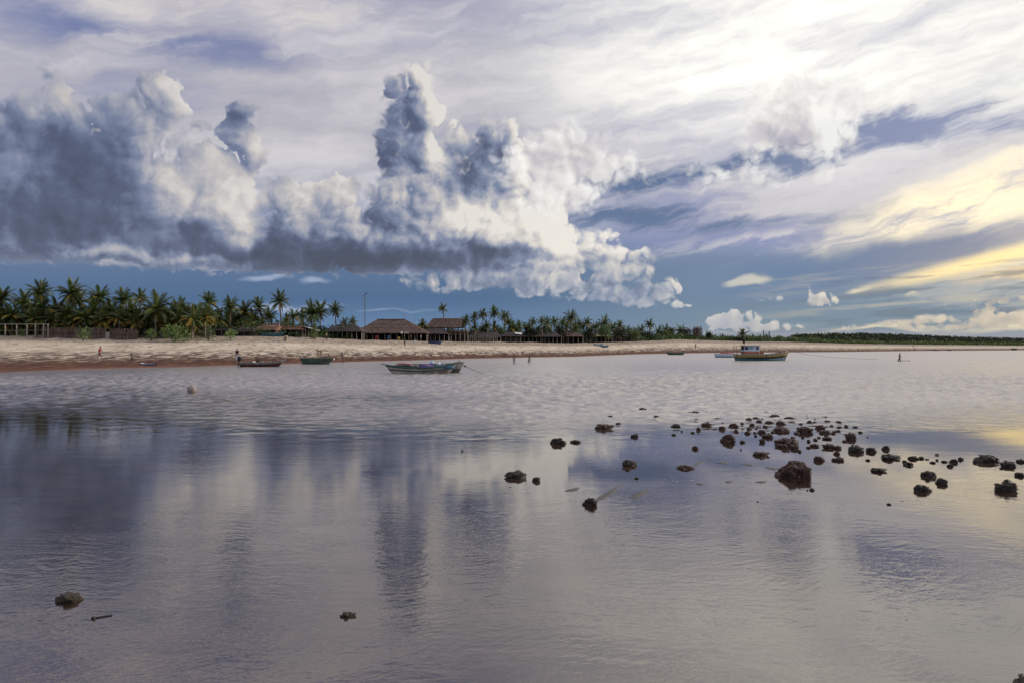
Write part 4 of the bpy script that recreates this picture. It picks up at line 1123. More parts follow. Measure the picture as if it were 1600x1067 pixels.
# pair of boats in the middle of the lagoon
p = on_water(660, 584)
r1, pt = open_boat('fishing_boat', p, radians(4), 'dark green and beige boat, front one of the moored pair, loaded with nets and floats', 7.0, 1.75, 0.62, 0.55, 0.28, 1.15, 0.75, 0.35,
                   M_BEIGE, M_GREEN, M_GREEN, M_DARK, strake=M_GREEN, thwarts=5, draft=0.12, split=0.86)
hull_band(pt, 0.46, 0.66, 0.018, rows=1, n=22).build('painted_band', M_GREEN, r1, True)
MB().tube([pt(0, 1, 0) + Vector((0.0, 0, 0.0)), pt(0, 1, 0) + Vector((-0.28, 0, 0.06)), pt(0, 1, 0) + Vector((-0.42, 0, 0.02))], [0.07, 0.06, 0.03], 5).build('stern_post', M_GREYP, r1)
MB().tube([pt(1, 0.9, 0), pt(1, 1, 0) + Vector((0.06, 0, 0.12))], [0.07, 0.05], 5).build('stem_post', M_GREEN, r1)
p2 = p + Vector((0.9, 2.2, 0))
r2, pt2 = open_boat('fishing_boat', p2, radians(5), 'grey green boat, rear one of the moored pair, mostly hidden behind its neighbour', 5.9, 1.6, 0.86, 0.22, 0.02, 0.6, 0.3, 0.55,
                    M_DGREEN, M_GREYP, M_DGREEN, M_DARK, thwarts=4, draft=0.12, split=0.5)
MB().box((pt2(1, 1, 0).x - 0.12, 0, pt2(1, 1, 0).z + 0.06), (0.28, 0.3, 0.16)).build('bow_block', M_WHITE, r2)
def lump(name, parent_loc, size, m, label, cat, seed=0, group=None, n=14):
    r = random.Random(seed); mb = MB().ball((0, 0, 0), 1.0, n, 8); s = Vector(size)
    vs = []
    for v in mb.v:
        k = 1 + 0.28 * mnoise.noise(v * 1.7 + Vector((seed, 0, 0))) + 0.12 * mnoise.noise(v * 4.5)
        q = v * k; vs.append((q.x * s.x, q.y * s.y, max(q.z, -0.55) * s.z))
    o = obj(name, mesh_of(name, vs, mb.f, m, True), None, parent_loc); tag(o, label, cat, group); return o
deck = 0.56
lump('fishing_net', p + Vector((0.35, -0.05, deck + 0.12)), (0.85, 0.5, 0.30), M_PURPLE, 'heap of purple netting lying amidships in the front moored boat', 'net', 3)
lump('tarpaulin', p + Vector((1.9, 0.05, deck + 0.10)), (1.15, 0.5, 0.26), M_BLUE, 'blue tarpaulin bundle in the forward half of the front moored boat', 'tarpaulin', 4)
lump('net_pile', p + Vector((-1.75, 0.25, deck + 0.42)), (0.75, 0.45, 0.12), M_PINK, 'flat pinkish net pile on the wooden box near the stern of the front moored boat', 'net', 5)
bx = empty('fish_box', p + Vector((-1.55, 0.2, deck - 0.05)), 'long green wooden box near the stern of the front moored boat', 'box')
MB().box((0, 0, 0.16), (2.1, 0.8, 0.32)).build('crate', M_DGREEN, bx); MB().box((0, 0, 0.35), (2.2, 0.88, 0.05)).build('lid', M_PINK, bx)
for i, (dx, dz, rr, lab) in enumerate(((0.9, 0.52, 0.19, 'pale blue float ball amidships in the front moored boat'), (1.55, 0.40, 0.17, 'white float ball forward of the pale blue one in the moored boat'))):
    f = empty('float_ball', p + Vector((dx, 0.1, deck + dz)), lab, 'float', 'floats in the moored boat')
    MB().ball((0, 0, 0), (rr, rr, rr * 0.9), 12, 8).build('ball', M_WHITE if i else mat('pale_blue', (0.35, 0.52, 0.62), .5, .1, 3), f, True); MB().tube([(0, 0, rr * 0.8), (0, 0, rr * 1.15)], 0.04, 6).build('eye', M_RUBBER, f)
for i, (dx, ll, lab) in enumerate(((-0.45, 1.4, 'pale oar lying aft of the purple net'), (0.85, 0.9, 'short pale oar lying forward of the purple net'))):
    f = empty('oar', p + Vector((dx, -0.35, deck + 0.16)), lab + ' in the front moored boat', 'oar', rz=0.5)
    MB().tube([(-ll / 2, 0, 0.12), (ll / 2, 0, -0.02)], 0.03, 5).build('shaft', M_BEIGE, f); MB().box((ll / 2, 0, -0.03), (0.45, 0.14, 0.03)).build('blade', M_BEIGE, f)
# mooring line
b0 = p + Vector((3.55, 0.25, 1.15))
ml = empty('mooring_rope', b0, 'mooring rope with a knotted rag running from the pair of boats down to the water', 'rope')
pts = [Vector((0, 0, 0)), Vector((0.35, 0, -0.32)), Vector((0.55, 0, -0.42)), Vector((1.1, 0, -0.72)), Vector((1.8, -0.05, -0.98)), Vector((2.4, -0.1, -1.15)), Vector((2.9, -0.1, -1.25))]
MB().tube(pts, 0.022, 5).build('line', M_ROPE, ml); MB().ball((0.5, 0, -0.42), (0.16, 0.08, 0.09), 8, 5).build('rag', M_STICK, ml)

# red boat with outboard
p = on_water(411, 572.5); p.y -= 0
r3, pt = open_boat('motor_boat', p, radians(3), 'narrow dark red boat with a black outboard motor, nosed to the left beach', 5.7, 1.5, 0.50, 0.42, 0.05, 1.0, 0.1, 0.62,
                   M_RED, M_GREYP, M_GREYP, M_DARK, strake=M_RED, thwarts=4, draft=0.10, split=0.60)
om = empty('outboard_motor', p + Vector((-2.95, -0.15, 0.55)), 'black outboard motor tilted up on the stern of the dark red boat', 'motor')
MB().box((0, 0, 0.42), (0.42, 0.34, 0.46), ry=0.25).ball((0, 0, 0.66), (0.24, 0.19, 0.12), 8, 5).build('cowling', M_BLACK, om)
MB().tube([(0.02, 0, 0.25), (-0.10, 0, -0.25), (-0.16, 0, -0.6)], [0.09, 0.08, 0.05], 6).build('shaft', M_BLACK, om); MB().box((0.35, 0, 0.32), (0.5, 0.06, 0.06)).build('tiller', M_BLACK, om)
for i, (dx, lab) in enumerate(((-1.15, 'aft'), (-0.1, 'middle'), (0.9, 'forward'))):
    lump('cloth_bundle', p + Vector((dx, -0.1, 0.56)), (0.22, 0.18, 0.15), M_GREYP if i else M_WHITE, f'small pale bundle lying {lab} in the dark red motor boat', 'bundle', 20 + i, 'bundles in the red motor boat')
# green skiff
p = on_water(496, 568.5)
r4, pt = open_boat('skiff', p, radians(-2), 'plain dull green skiff with square ends at the left waterline', 4.7, 1.6, 0.82, 0.05, 0.0, 0.75, 0.30, 0.80, M_DGREEN, M_DGREEN, M_DGREEN, M_DARK, thwarts=3, split=0.7, draft=0.08)
lump('float_ball', p + Vector((-2.35, 0.3, 1.05)), (0.18, 0.16, 0.2), M_BEIGE, 'pale round float hanging at the stern of the green skiff', 'float', 31)
lump('bow_fender', p + Vector((2.38, -0.1, 0.68)), (0.11, 0.11, 0.18), M_WHITE, 'small white fender at the bow of the green skiff', 'fender', 32)
# small dark boat, far shore
p = on_water(1056, 554.2)
r5, pt = open_boat('rowing_boat', p, radians(3), 'small dark green rowing boat at the sand edge left of the cabin boat', 5.4, 1.5, 0.52, 0.30, 0.25, 0.8, 0.7, 0.3, M_DGREEN, M_GREEN, M_GREEN, M_BEIGE, thwarts=4, split=0.6, draft=0.08)
# white and blue boat
p = on_water(1136, 558.3)
r6, pt = open_boat('motor_boat', p, radians(1), 'low white and pale blue boat under a pink cover, behind the cabin boat stern', 5.3, 1.7, 0.80, 0.15, 0.12, 0.4, 0.25, 0.7, M_PALEBLUE, M_CABIN, M_WHITE, M_RED, thwarts=3, split=0.5, draft=0.10)
lump('boat_cover', p + Vector((-0.2, -0.1, 0.86)), (1.45, 0.6, 0.30), mat('pink_cover', (0.30, 0.10, 0.09), .8, .3, 4), 'faded pink cover heaped over the low white boat', 'cover', 41)

# the cabin boat
p = on_water(1190, 563.0)
def cabin_boat(p):
    S_ = 1.0
    root = boat_base('cabin_boat', p, radians(2), 'wooden cabin boat with yellow and black striped hull and white wheelhouse', 'boat', 'boats on and by the water')
    L = 9.6
    pt = hull_sections(L, 2.7, 1.02, 0.72, 0.10, 0.85, 0.30, 0.62, 0.15)
    hull_band(pt, 0.0, 0.40, 0.0, rows=4, n=26).build('bottom', M_TEAL, root, True)
    # bottom paint pales towards the bow
    hull_band(pt, 0.10, 0.42, 0.008, rows=2, n=10, t0=0.62, ends=False).build('bow_panel', M_PALEBLUE, root, True)
    hull_band(pt, 0.40, 0.66, 0.016, rows=2, n=26, ends=False, t0=0.2).build('black_band', M_BLACK, root, True)
    hull_band(pt, 0.36, 0.68, 0.014, rows=2, n=8, t0=0.0, t1=0.22).build('stern_panel', M_DGREEN, root, True)
    hull_band(pt, 0.66, 0.84, 0.024, rows=2, n=26).build('yellow_band', M_YELLOW, root, True)
    hull_band(pt, 0.84, 1.0, 0.012, rows=2, n=26).build('bulwark', mat('worn_bulwark', (0.26, 0.20, 0.18), .7, .35, 3, dirt=(.34, .30, .26)), root, True)
    for s in (-1, 1):
        MB().tube(rail_tube(pt, 0.05, side=s, n=24), 0.055, 5).build('gunwale', M_BEIGE if s < 0 else M_WOOD, root, True)
        MB().tube(rail_tube(pt, 0.05, v=0.84, side=s, n=24, dy=0.03), 0.035, 5).build('rub_strake', M_DGREEN, root, True)
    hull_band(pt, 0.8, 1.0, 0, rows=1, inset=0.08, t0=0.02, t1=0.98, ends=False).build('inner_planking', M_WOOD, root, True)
    n = 20; vs = [pt(0.01 + 0.97 * i / n, 0.82, s, 0.03) for i in range(n + 1) for s in (-1, 1)]
    MB().add(vs, [(2 * i, 2 * i + 1, 2 * i + 3, 2 * i + 2) for i in range(n)]).build('deck', M_WOOD, root)
    MB().tube([pt(1, 0.1, 0), pt(1, 0.6, 0), pt(1, 1, 0) + Vector((0.12, 0, 0.22))], [0.09, 0.09, 0.07], 6).build('stem_post', M_WOOD, root)
    MB().tube([(pt(1, 1, 0) + Vector((-0.15, 0, 0.08))), (pt(1, 1, 0) + Vector((0.16, 0, 0.06)))], 0.05, 5).build('bow_bitt', M_WOOD, root)
    for i in range(9):
        t = 0.55 + 0.045 * i; a = pt(t, 0.93, -1); MB().box((a.x, a.y - 0.03, a.z), (0.10, 0.04, 0.16)).build('rib_end', M_WHITE if i % 2 else M_RED, root)
    # wheelhouse
    x0, x1, y0, y1, z0 = -3.35, -0.75, -0.85, 0.85, 0.95
    zm, zt = 1.62, 2.55; zw = 2.50
    body = MB().box(((x0 + x1) / 2, 0, (z0 + zm) / 2), (x1 - x0, y1 - y0, zm - z0)); body.build('cabin_base', M_ORANGE, root)
    tr = M_BLUE
    MB().box(((x0 + x1) / 2, 0, (zm + 1.86) / 2), (x1 - x0, y1 - y0, 1.86 - zm - 0.004)).build('cabin_side', M_CABIN, root)
    for px_ in (x0 + 0.04, -2.62, -1.78, -1.28, x1 - 0.05):
        for yy in (y0 + 0.04, y1 - 0.04):
            MB().box((px_, yy, (1.86 + zt) / 2), (0.09, 0.08, zt - 1.86)).build('window_post', M_CABIN, root)
    MB().box(((x0 + x1) / 2, 0, zt - 0.07), (x1 - x0 - 0.01, y1 - y0 - 0.01, 0.12)).build('cabin_top_rail', M_CABIN, root)
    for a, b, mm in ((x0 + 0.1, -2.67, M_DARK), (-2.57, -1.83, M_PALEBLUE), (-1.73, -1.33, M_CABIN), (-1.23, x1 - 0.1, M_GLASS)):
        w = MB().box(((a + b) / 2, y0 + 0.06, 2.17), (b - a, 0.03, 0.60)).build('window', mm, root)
        MB().box(((a + b) / 2, y0 + 0.035, 2.17), (b - a, 0.02, 0.04)).build('glazing_bar', M_BLUE if mm is not M_GLASS else M_DARK, w)
    MB().box((x0 + 0.02, 0, 2.17), (0.03, 1.5, 0.6)).build('rear_shade_panel', M_DARK, root)  # dark sheet stands in for the shaded inside of the wheelhouse
    MB().box((x1 + 0.05, 0, (z0 + zt) / 2 + 0.02), (0.07, 1.72, zt - z0 - 0.1)).build('front_wall', M_WHITE, root)
    MB().box((x1 + 0.10, 0, 2.17), (0.03, 1.3, 0.5)).build('windscreen', M_GLASS, root)
    MB().box(((x0 + x1) / 2 + 0.02, 0, zt + 0.05), (x1 - x0 + 0.55, 2.1, 0.10)).build('roof', M_GREYP, root)
    MB().box((x0 - 0.72, 0, zt + 0.0), (1.35, 2.0, 0.07)).build('awning', M_WOOD, root)
    for yy in (-0.9, 0.9):
        MB().tube([(x0 - 1.35, yy, 0.95), (x0 - 1.38, yy, zt - 0.02)], 0.045, 5).build('awning_post', M_WOOD, root)
    for zz in (1.35, ):
        MB().tube([(x0 - 1.36, -0.9, zz), (x0, -0.88, zz - 0.05)], 0.03, 5).build('side_rail', M_WOOD, root)
    MB().box((-0.20, 0, 1.16), (0.75, 1.1, 0.62)).build('engine_box', M_ORANGE, root); MB().box((-0.20, 0, 1.50), (0.85, 1.2, 0.06)).build('box_lid', M_WOOD, root)
    MB().tube([(-3.0, 0.2, zt), (-3.02, 0.2, zt + 0.62), (-3.02, 0.2, zt + 1.25)], [0.06, 0.05, 0.04], 6).build('mast', M_WOOD, root)
    return root
cb = cabin_boat(p)
M_CLOTH = mat('black_cloth', (0.018, 0.017, 0.019), 0.95, 0.4, 4, bump=0.03)
def black_flag(o):
    root = empty('black_flag', o, 'tattered black cloth streaming left from the short mast of the cabin boat', 'flag')
    mb = MB(); n, m_ = 16, 6
    for i in range(n + 1):
        t = i / n
        for j in range(m_ + 1):
            u = j / m_ - 0.5
            w = 0.62 * (1 - 0.55 * t) * (1 + 0.25 * sin(9 * t + 4 * u))
            mb.v.append(Vector((-2.75 * t, 0.22 * sin(7 * t + 2 * u) + 0.12 * sin(15 * t), 0.28 * sin(2.6 * t + 0.4) + 0.16 * t + u * w + 0.05 * sin(23 * t) * (j in (0, m_)))))
    for i in range(n):
        for j in range(m_):
            if t > 2 or (i > 10 and (i * 7 + j * 5) % 6 == 0): continue
            k = i * (m_ + 1) + j; mb.f.append((k, k + m_ + 1, k + m_ + 2, k + 1))
    f = mb.build('cloth', M_CLOTH, root, True); md = f.modifiers.new('thickness', 'SOLIDIFY'); md.thickness = 0.02
    MB().tube([(0.0, 0, -0.45), (0.03, 0, 0.0), (0.0, 0, 0.36)], [0.16, 0.20, 0.13], 8).build('bunched_edge', M_CLOTH, root, True)
black_flag(p + Vector((-3.05, 0.2, 2.55 + 0.85)))
ml = empty('anchor_rope', p + Vector((4.9, 0.2, 1.75)), 'long thin anchor rope from the bow of the cabin boat to the far right', 'rope')
MB().tube([(0, 0, 0), (4.0, 2.5, -0.75), (9.0, 5.0, -1.25), (15.0, 7.0, -1.55), (19.5, 8.0, -1.72)], 0.03, 4).build('line', M_ROPE, ml)

# boats drawn up beyond
def land_boat(name, px, d, rz, label, L, B, H, lower, upper, tilt=0.0, **k):
    g = ground_at(px, d)
    root, pt = open_boat(name, g, rz, label, L, B, H, 0.2, 0.1, L * 0.13, L * 0.08, 0.5, lower, upper, upper, M_DARK, thwarts=3, draft=0.05, **k)
    root.rotation_euler = (tilt, 0, rz); return root
land_boat('fishing_boat', 425, 149.5, radians(-4), 'long faded teal boat hauled out in front of the red roofed boat shed', 5.3, 1.6, 0.75, M_TEAL, mat('faded_teal', (0.10, 0.20, 0.21), .7, .3, 2))
land_boat('small_boat', 680, 172, radians(2), 'dark blue boat lying on the sand below the thatched halls', 3.4, 1.5, 0.55, M_BLUE, mat('navy', (0.06, 0.07, 0.16), .5, .3, 3))
land_boat('small_boat', 936, 226, radians(12), 'white boat with blue trim on the sand in front of the straw roofed shed', 3.6, 1.4, 0.6, M_WHITE, M_PALEBLUE)
land_boat('small_boat', 945, 224, radians(-20), 'bluish boat right beside the white boat before the straw roofed shed', 2.6, 1.2, 0.55, M_PALEBLUE, M_BLUE)
land_boat('canoe', 1463, 326, radians(0), 'low brown canoe at the far right waterline, left of two', 3.0, 0.9, 0.38, M_WOOD, M_ORANGE)
land_boat('canoe', 1484, 327, radians(4), 'short brown canoe with raised end, second at the far right waterline', 2.3, 0.9, 0.45, M_WOOD, M_RED)
land_boat('rowing_boat', 1585, 357, radians(0), 'dark small boat alone at the far right edge of the beach', 2.8, 1.2, 0.75, M_DARK, M_DGREEN)

def paddle_board():
    g = ground_at(232, 93.5)
    root = empty('paddle_board', g + Vector((0, 0, 0.10)), 'white and dark blue paddle board lying at the left waterline', 'paddle board', rz=radians(-33))
    n = 20; mb = MB(); rail = MB(); pad = MB()
    L, W = 3.3, 0.80
    out = []
    for i in range(n + 1):
        t = i / n; w = W / 2 * sin(pi * (0.03 + 0.94 * t)) ** 0.55; out.append((-L / 2 + L * t, w))
    for z, k, tgt in ((0.06, 1.0, mb), (-0.06, 1.0, mb)):
        pass
    top = [(x, w * 0.86, 0.07 + 0.10 * abs(x / L * 2) ** 3) for x, w in out]; topb = [(x, -w * 0.86, 0.07 + 0.10 * abs(x / L * 2) ** 3) for x, w in out]
    mid = [(x, w, 0.0 + 0.08 * abs(x / L * 2) ** 3) for x, w in out]; midb = [(x, -w, 0.08 * abs(x / L * 2) ** 3) for x, w in out]
    bot = [(x, w * 0.8, -0.07) for x, w in out]; botb = [(x, -w * 0.8, -0.07) for x, w in out]
    R = n + 1
    mb.add(top + topb, [(i, R + i, R + i + 1, i + 1) for i in range(n)]); mb.build('deck', M_WHITE, root, True)
    rail.add(top + mid + bot, [(i, i + 1, R + i + 1, R + i) for i in range(n)] + [(R + i, R + i + 1, 2 * R + i + 1, 2 * R + i) for i in range(n)])
    rail.add(topb + midb + botb, [(i, i + 1, R + i + 1, R + i) for i in range(n)] + [(R + i, R + i + 1, 2 * R + i + 1, 2 * R + i) for i in range(n)])
    rail.add(bot + botb, [(i, R + i, R + i + 1, i + 1) for i in range(n)]); rail.build('rail', mat('board_blue', (0.16, 0.20, 0.38), .4, .15, 3), root, True)
    MB().box((-0.05, 0, 0.085), (1.9, 0.46, 0.02)).build('deck_pad', mat('board_pad', (0.05, 0.06, 0.10), .8, .2, 5), root)
paddle_board()

def buoy():
    o = on_water(300, 613.5)
    root = empty('mooring_buoy', o, 'off white round mooring buoy floating alone on the left side of the lagoon', 'buoy')
    r = 0.235
    MB().ball((0, 0, 0.20), (r * 1.08, r, r), 20, 14).build('ball', mat('buoy_plastic', (0.26, 0.22, 0.20), 0.55, 0.15, 6, dirt=(0.25, 0.2, 0.17)), root, True)
    MB().tube([(-0.18, 0, 0.30), (-0.27, 0, 0.34), (-0.28, 0, 0.28)], 0.04, 6).build('lug', M_GREYP, root)
    MB().tube([(0.24 * cos(a / 3), 0.24 * sin(a / 3), 0.03) for a in range(20)], 0.022, 5).build('weed_collar', M_DARK, root)
buoy()

# ------------------------------------------------------------------ people
def skin_mesh(name, joints, bones, m, sub=2, root=0):
    """one continuous surface grown around a skeleton: joints = [(x, y, z, rx, ry)]"""
    me = bpy.data.meshes.new('tmp'); me.from_pydata([j[:3] for j in joints], bones, [])
    o = bpy.data.objects.new('tmp', me); COL.objects.link(o)
    md = o.modifiers.new('s', 'SKIN'); md.use_smooth_shade = True
    for v, j in zip(me.skin_vertices[0].data, joints):
        v.radius = (j[3], j[4] if len(j) > 4 else j[3]); v.use_root = False
    me.skin_vertices[0].data[root].use_root = True
    o.modifiers.new('u', 'SUBSURF').levels = sub
    dg = bpy.context.evaluated_depsgraph_get(); ev = o.evaluated_get(dg)
    out = bpy.data.meshes.new_from_object(ev); out.name = name
    bpy.data.objects.remove(o); bpy.data.meshes.remove(me)
    out.materials.clear(); out.materials.append(m)
    return out
SKIN_D = mat('dark_skin', (0.085, 0.045, 0.030), 0.55, 0.12, 8, spec=0.35)
SKIN_M = mat('brown_skin', (0.16, 0.085, 0.055), 0.55, 0.12, 8, spec=0.35)
HAIR = mat('black_hair', (0.012, 0.010, 0.009), 0.7, 0.2, 30)
def cloth(name, c): return mat('cloth_' + name, c, 0.9, 0.2, 9)
def person(loc, facing, label, H=1.70, stride=0.0, arms=(0.15, 0.15), bend=0.0, shirt=None, shorts=None, trousers=None, skirt=None, sit=False, skin=SKIN_D, elbows=(0.25, 0.25), knee=0.2, group=None, lift=0.0):
    """x is forward in the figure's own frame; stride = leg swing in radians; arms = swing of each arm"""
    root = empty('person', loc, label, 'person', group, facing)
    s = H / 1.70
    hip = Vector((0, 0, 0.90)); 
    def leg(side, a, kb):
        h = Vector((0, side * 0.095, 0.87)); k = h + Vector((sin(a), 0, -cos(a))) * 0.43
        b = a - kb; f = k + Vector((sin(b), 0, -cos(b))) * 0.41
        return h, k, f, f + Vector((0.15, 0, -0.03 if abs(a) < 0.5 else -0.05))
    if sit:
        L = [(Vector((0, sd * 0.1, 0.12)), Vector((0.38, sd * 0.14, 0.42)), Vector((0.55, sd * 0.14, 0.04)), Vector((0.70, sd * 0.14, 0.03))) for sd in (-1, 1)]
        base = 0.12
    else:
        L = [leg(-1, stride, knee * (0.4 if stride > 0 else 1)), leg(1, -stride, max(knee, 0) * (1.0 if stride > 0 else 0.4))]
        base = 0.90
    low = min(min(l[2].z for l in L) - 0.05, 10)
    dz = -low if not sit else 0.0
    lean = Vector((sin(bend), 0, cos(bend)))
    hip = Vector((0, 0, base)); waist = hip + lean * 0.13; chest = hip + lean * 0.36; neck = hip + lean * 0.53; head0 = hip + lean * 0.60 + Vector((0.01, 0, 0)); head1 = head0 + Vector((0.025, 0, 0.11))
    J = [hip, waist, chest, neck, head0, head1]; Rr = [(.125, .095), (.115, .085), (.15, .10), (.052, .052), (.078, .085), (.082, .09)]
    Bn = [(0, 1), (1, 2), (2, 3), (3, 4), (4, 5)]
    for l in L:
        k = len(J); J += list(l); Rr += [(.085, .085), (.056, .056), (.036, .036), (.032, .022)]; Bn += [(0, k), (k, k + 1), (k + 1, k + 2), (k + 2, k + 3)]
    A = []
    for sd, a, e in ((-1, arms[0], elbows[0]), (1, arms[1], elbows[1])):
        sh = chest + lean * 0.11 + Vector((0, sd * 0.175, 0)); out_ = Vector((0, sd * 0.18, 0))
        el = sh + (Vector((sin(a), 0, -cos(a))) + out_).normalized() * 0.29
        b = a + e; wr = el + (Vector((sin(b), 0, -cos(b))) + out_ * 0.4).normalized() * 0.25; hd = wr + (Vector((sin(b), 0, -cos(b)))).normalized() * 0.09
        k = len(J); J += [sh, el, wr, hd]; Rr += [(.052, .052), (.038, .038), (.026, .026), (.034, .018)]; Bn += [(2, k), (k, k + 1), (k + 1, k + 2), (k + 2, k + 3)]
        A.append((sh, el, wr))
        # fingers and thumb
        dirn = (hd - wr).normalized()
        for q in range(4):
            tip = hd + dirn * (0.075 + 0.012 * (q in (1, 2))) + Vector((0.018 * (q - 1.5), 0, 0)) + Vector((0.012, 0, 0)); J.append(tip); Rr.append((.009, .009)); Bn.append((k + 3, len(J) - 1))
        J.append(wr + dirn * 0.07 + Vector((0.05, 0, 0))); Rr.append((.010, .010)); Bn.append((k + 2, len(J) - 1))
    off = Vector((0, 0, dz - lift))
    js = [((v.x + off.x) * s, v.y * s, (v.z + off.z) * s, r[0] * s, r[1] * s) for v, r in zip(J, Rr)]
    obj('body', skin_mesh('body', js, Bn, skin, 1), root)
    T = lambda v: Vector((v.x * s, v.y * s, (v.z + off.z) * s))
    hc = T(head1)
    MB().ball(hc + Vector((-0.012, 0, 0.045)) * s, (0.102 * s, 0.092 * s, 0.085 * s), 10, 7).build('hair', HAIR, root, True)
    fc = MB()
    for sd in (-1, 1): fc.ball(hc + Vector((0.086, sd * 0.032, 0.0)) * s, 0.011 * s, 6, 4)
    fc.build('eyes', HAIR, root)['kind'] = 'stuff'
    def garment(name, pts, rad, bones, m):
        obj(name, skin_mesh(name, [(*T(v), r[0] * s, r[1] * s) for v, r in zip(pts, rad)], bones, m, 1), root)
    if shirt:
        garment('shirt', [hip + lean * 0.02, waist, chest, neck - lean * 0.02, A[0][0], A[0][0].lerp(A[0][1], 0.7), A[1][0], A[1][0].lerp(A[1][1], 0.7)],
                [(.145, .115), (.135, .105), (.17, .12), (.07, .07), (.068, .068), (.06, .06), (.068, .068), (.06, .06)], [(0, 1), (1, 2), (2, 3), (2, 4), (4, 5), (2, 6), (6, 7)], shirt)
    if shorts or trousers:
        m = shorts or trousers; P_ = [hip + lean * 0.04, hip - lean * 0.03]; Q = [(.142, .112), (.14, .112)]; B_ = [(0, 1)]
        for l in L:
            k = len(P_); P_ += [l[0], l[0].lerp(l[1], 0.85)]; Q += [(.10, .10), (.085, .085)]; B_ += [(1, k), (k, k + 1)]
            if trousers: P_ += [l[1], l[2] + Vector((0, 0, 0.03))]; Q += [(.075, .075), (.055, .055)]; B_ += [(k + 1, k + 2), (k + 2, k + 3)]
        garment('trousers' if trousers else 'shorts', P_, Q, B_, m)
    if skirt:
        a = T(hip + Vector((0, 0, 0.05))); b = T(Vector((0.02, 0, 0.45)) if not sit else hip)
        MB().tube([a, (a + b) / 2, b], [0.15 * s, 0.20 * s, 0.24 * s], 10).build('skirt', skirt, root, True)
    return root
GP = 'people on the beach and in the water'
E_ = 0.0; W_ = pi
person(ground_at(156, 100.5), E_, 'person in a red top and shorts striding along the left sand', 1.72, 0.42, (-0.3, 0.5), 0.05, shirt=cloth('red', (0.30, 0.03, 0.03)), shorts=cloth('rust', (0.26, 0.08, 0.05)), group=GP, knee=0.35)
person(ground_at(206.5, 97.0), W_ + 0.6, 'small bare chested child running with arms out behind the paddle board', 1.32, 0.55, (-0.9, 0.8), 0.15, shorts=cloth('dark', (0.05, 0.04, 0.05)), group=GP, knee=0.6, elbows=(0.5, 0.5))
person(ground_at(370.5, 106.0), -pi / 2 + 0.3, 'stout person in a black top and pale trousers above the red motor boat', 1.75, 0.12, (0.2, 0.9), 0.12, shirt=cloth('black', (0.02, 0.02, 0.03)), trousers=cloth('pale', (0.42, 0.46, 0.50)), group=GP, elbows=(0.9, 0.6))
person(ground_at(535.5, 116.0), W_ - 0.5, 'person in dark grey clothes bending slightly at the waterline right of the green skiff', 1.62, 0.2, (0.5, 0.2), 0.2, shirt=cloth('grey', (0.10, 0.08, 0.09)), shorts=cloth('dark', (0.05, 0.04, 0.05)), group=GP)
person(ground_at(632.5, 158.0), pi / 2, 'small figure in green standing on the dry sand below the big hall', 1.66, 0.1, (0.1, 0.1), 0, shirt=cloth('green', (0.06, 0.12, 0.08)), trousers=cloth('olive', (0.07, 0.09, 0.06)), group=GP)
w = on_water(803.5, 567.5); w.z = -0.30
person(w, pi / 2, 'bare chested bather in pale blue shorts standing shin deep with hands on hips', 1.74, 0.05, (-0.35, -0.35), 0, shorts=cloth('blue', (0.22, 0.25, 0.38)), group=GP, elbows=(1.4, 1.4), skin=SKIN_M)
w = on_water(826.5, 567.3); w.z = -0.28
person(w, 0.4, 'slimmer smaller bather with dark shorts wading just right of the other bather', 1.50, 0.25, (0.3, 0.7), 0.08, shorts=cloth('dark', (0.05, 0.04, 0.05)), group=GP)
w = on_water(1405.5, 564.2); w.z = -0.38
person(w, 0.15, 'lone bather wading knee deep beside a white surfboard at the right', 1.74, 0.22, (0.4, 0.1), 0.08, shorts=cloth('dark', (0.05, 0.04, 0.05)), group=GP, skin=SKIN_D)
sb = empty('surfboard', on_water(1411, 563.7) + Vector((0.3, 0.35, 0.03)), 'white surfboard floating beside the lone wading bather', 'surfboard', rz=0.1)
n = 14; pr = [(-1.15 + 2.3 * i / n, 0.26 * sin(pi * (0.04 + 0.92 * i / n)) ** 0.6) for i in range(n + 1)]
MB().add([(x, w_, 0.05 + 0.05 * (x / 1.15) ** 2) for x, w_ in pr] + [(x, -w_, 0.05 + 0.05 * (x / 1.15) ** 2) for x, w_ in pr], [(i, n + 1 + i, n + 2 + i, i + 1) for i in range(n)]).build('deck', M_WHITE, sb, True)
MB().add([(x, w_ * 1.02, 0.045 + 0.05 * (x / 1.15) ** 2) for x, w_ in pr] + [(x, -w_ * 1.02, 0.045 + 0.05 * (x / 1.15) ** 2) for x, w_ in pr] + [(x, w_ * 0.7, -0.03) for x, w_ in pr] + [(x, -w_ * 0.7, -0.03) for x, w_ in pr],
         [(i, i + 1, 2 * (n + 1) + i + 1, 2 * (n + 1) + i) for i in range(n)] + [(n + 1 + i, n + 2 + i, 3 * (n + 1) + i + 1, 3 * (n + 1) + i) for i in range(n)]).build('rail', M_GREYP, sb, True)
person(ground_at(1087, 262), pi / 2, 'tiny reddish figure walking on the sand below the purple round trees', 1.7, 0.3, (0.2, -0.2), 0, shirt=cloth('maroon', (0.18, 0.04, 0.04)), trousers=cloth('dark', (0.05, 0.04, 0.05)), group=GP)
person(ground_at(1427, 372), pi / 2, 'far figure sitting higher on the right sand', 1.7, sit=True, shirt=cloth('grey', (0.10, 0.08, 0.09)), shorts=cloth('dark', (0.05, 0.04, 0.05)), group=GP)
person(ground_at(1428.5, 336), pi / 2, 'far figure crouching at the right waterline below the higher one', 1.6, sit=True, shirt=cloth('black', (0.02, 0.02, 0.03)), shorts=cloth('dark', (0.05, 0.04, 0.05)), group=GP)
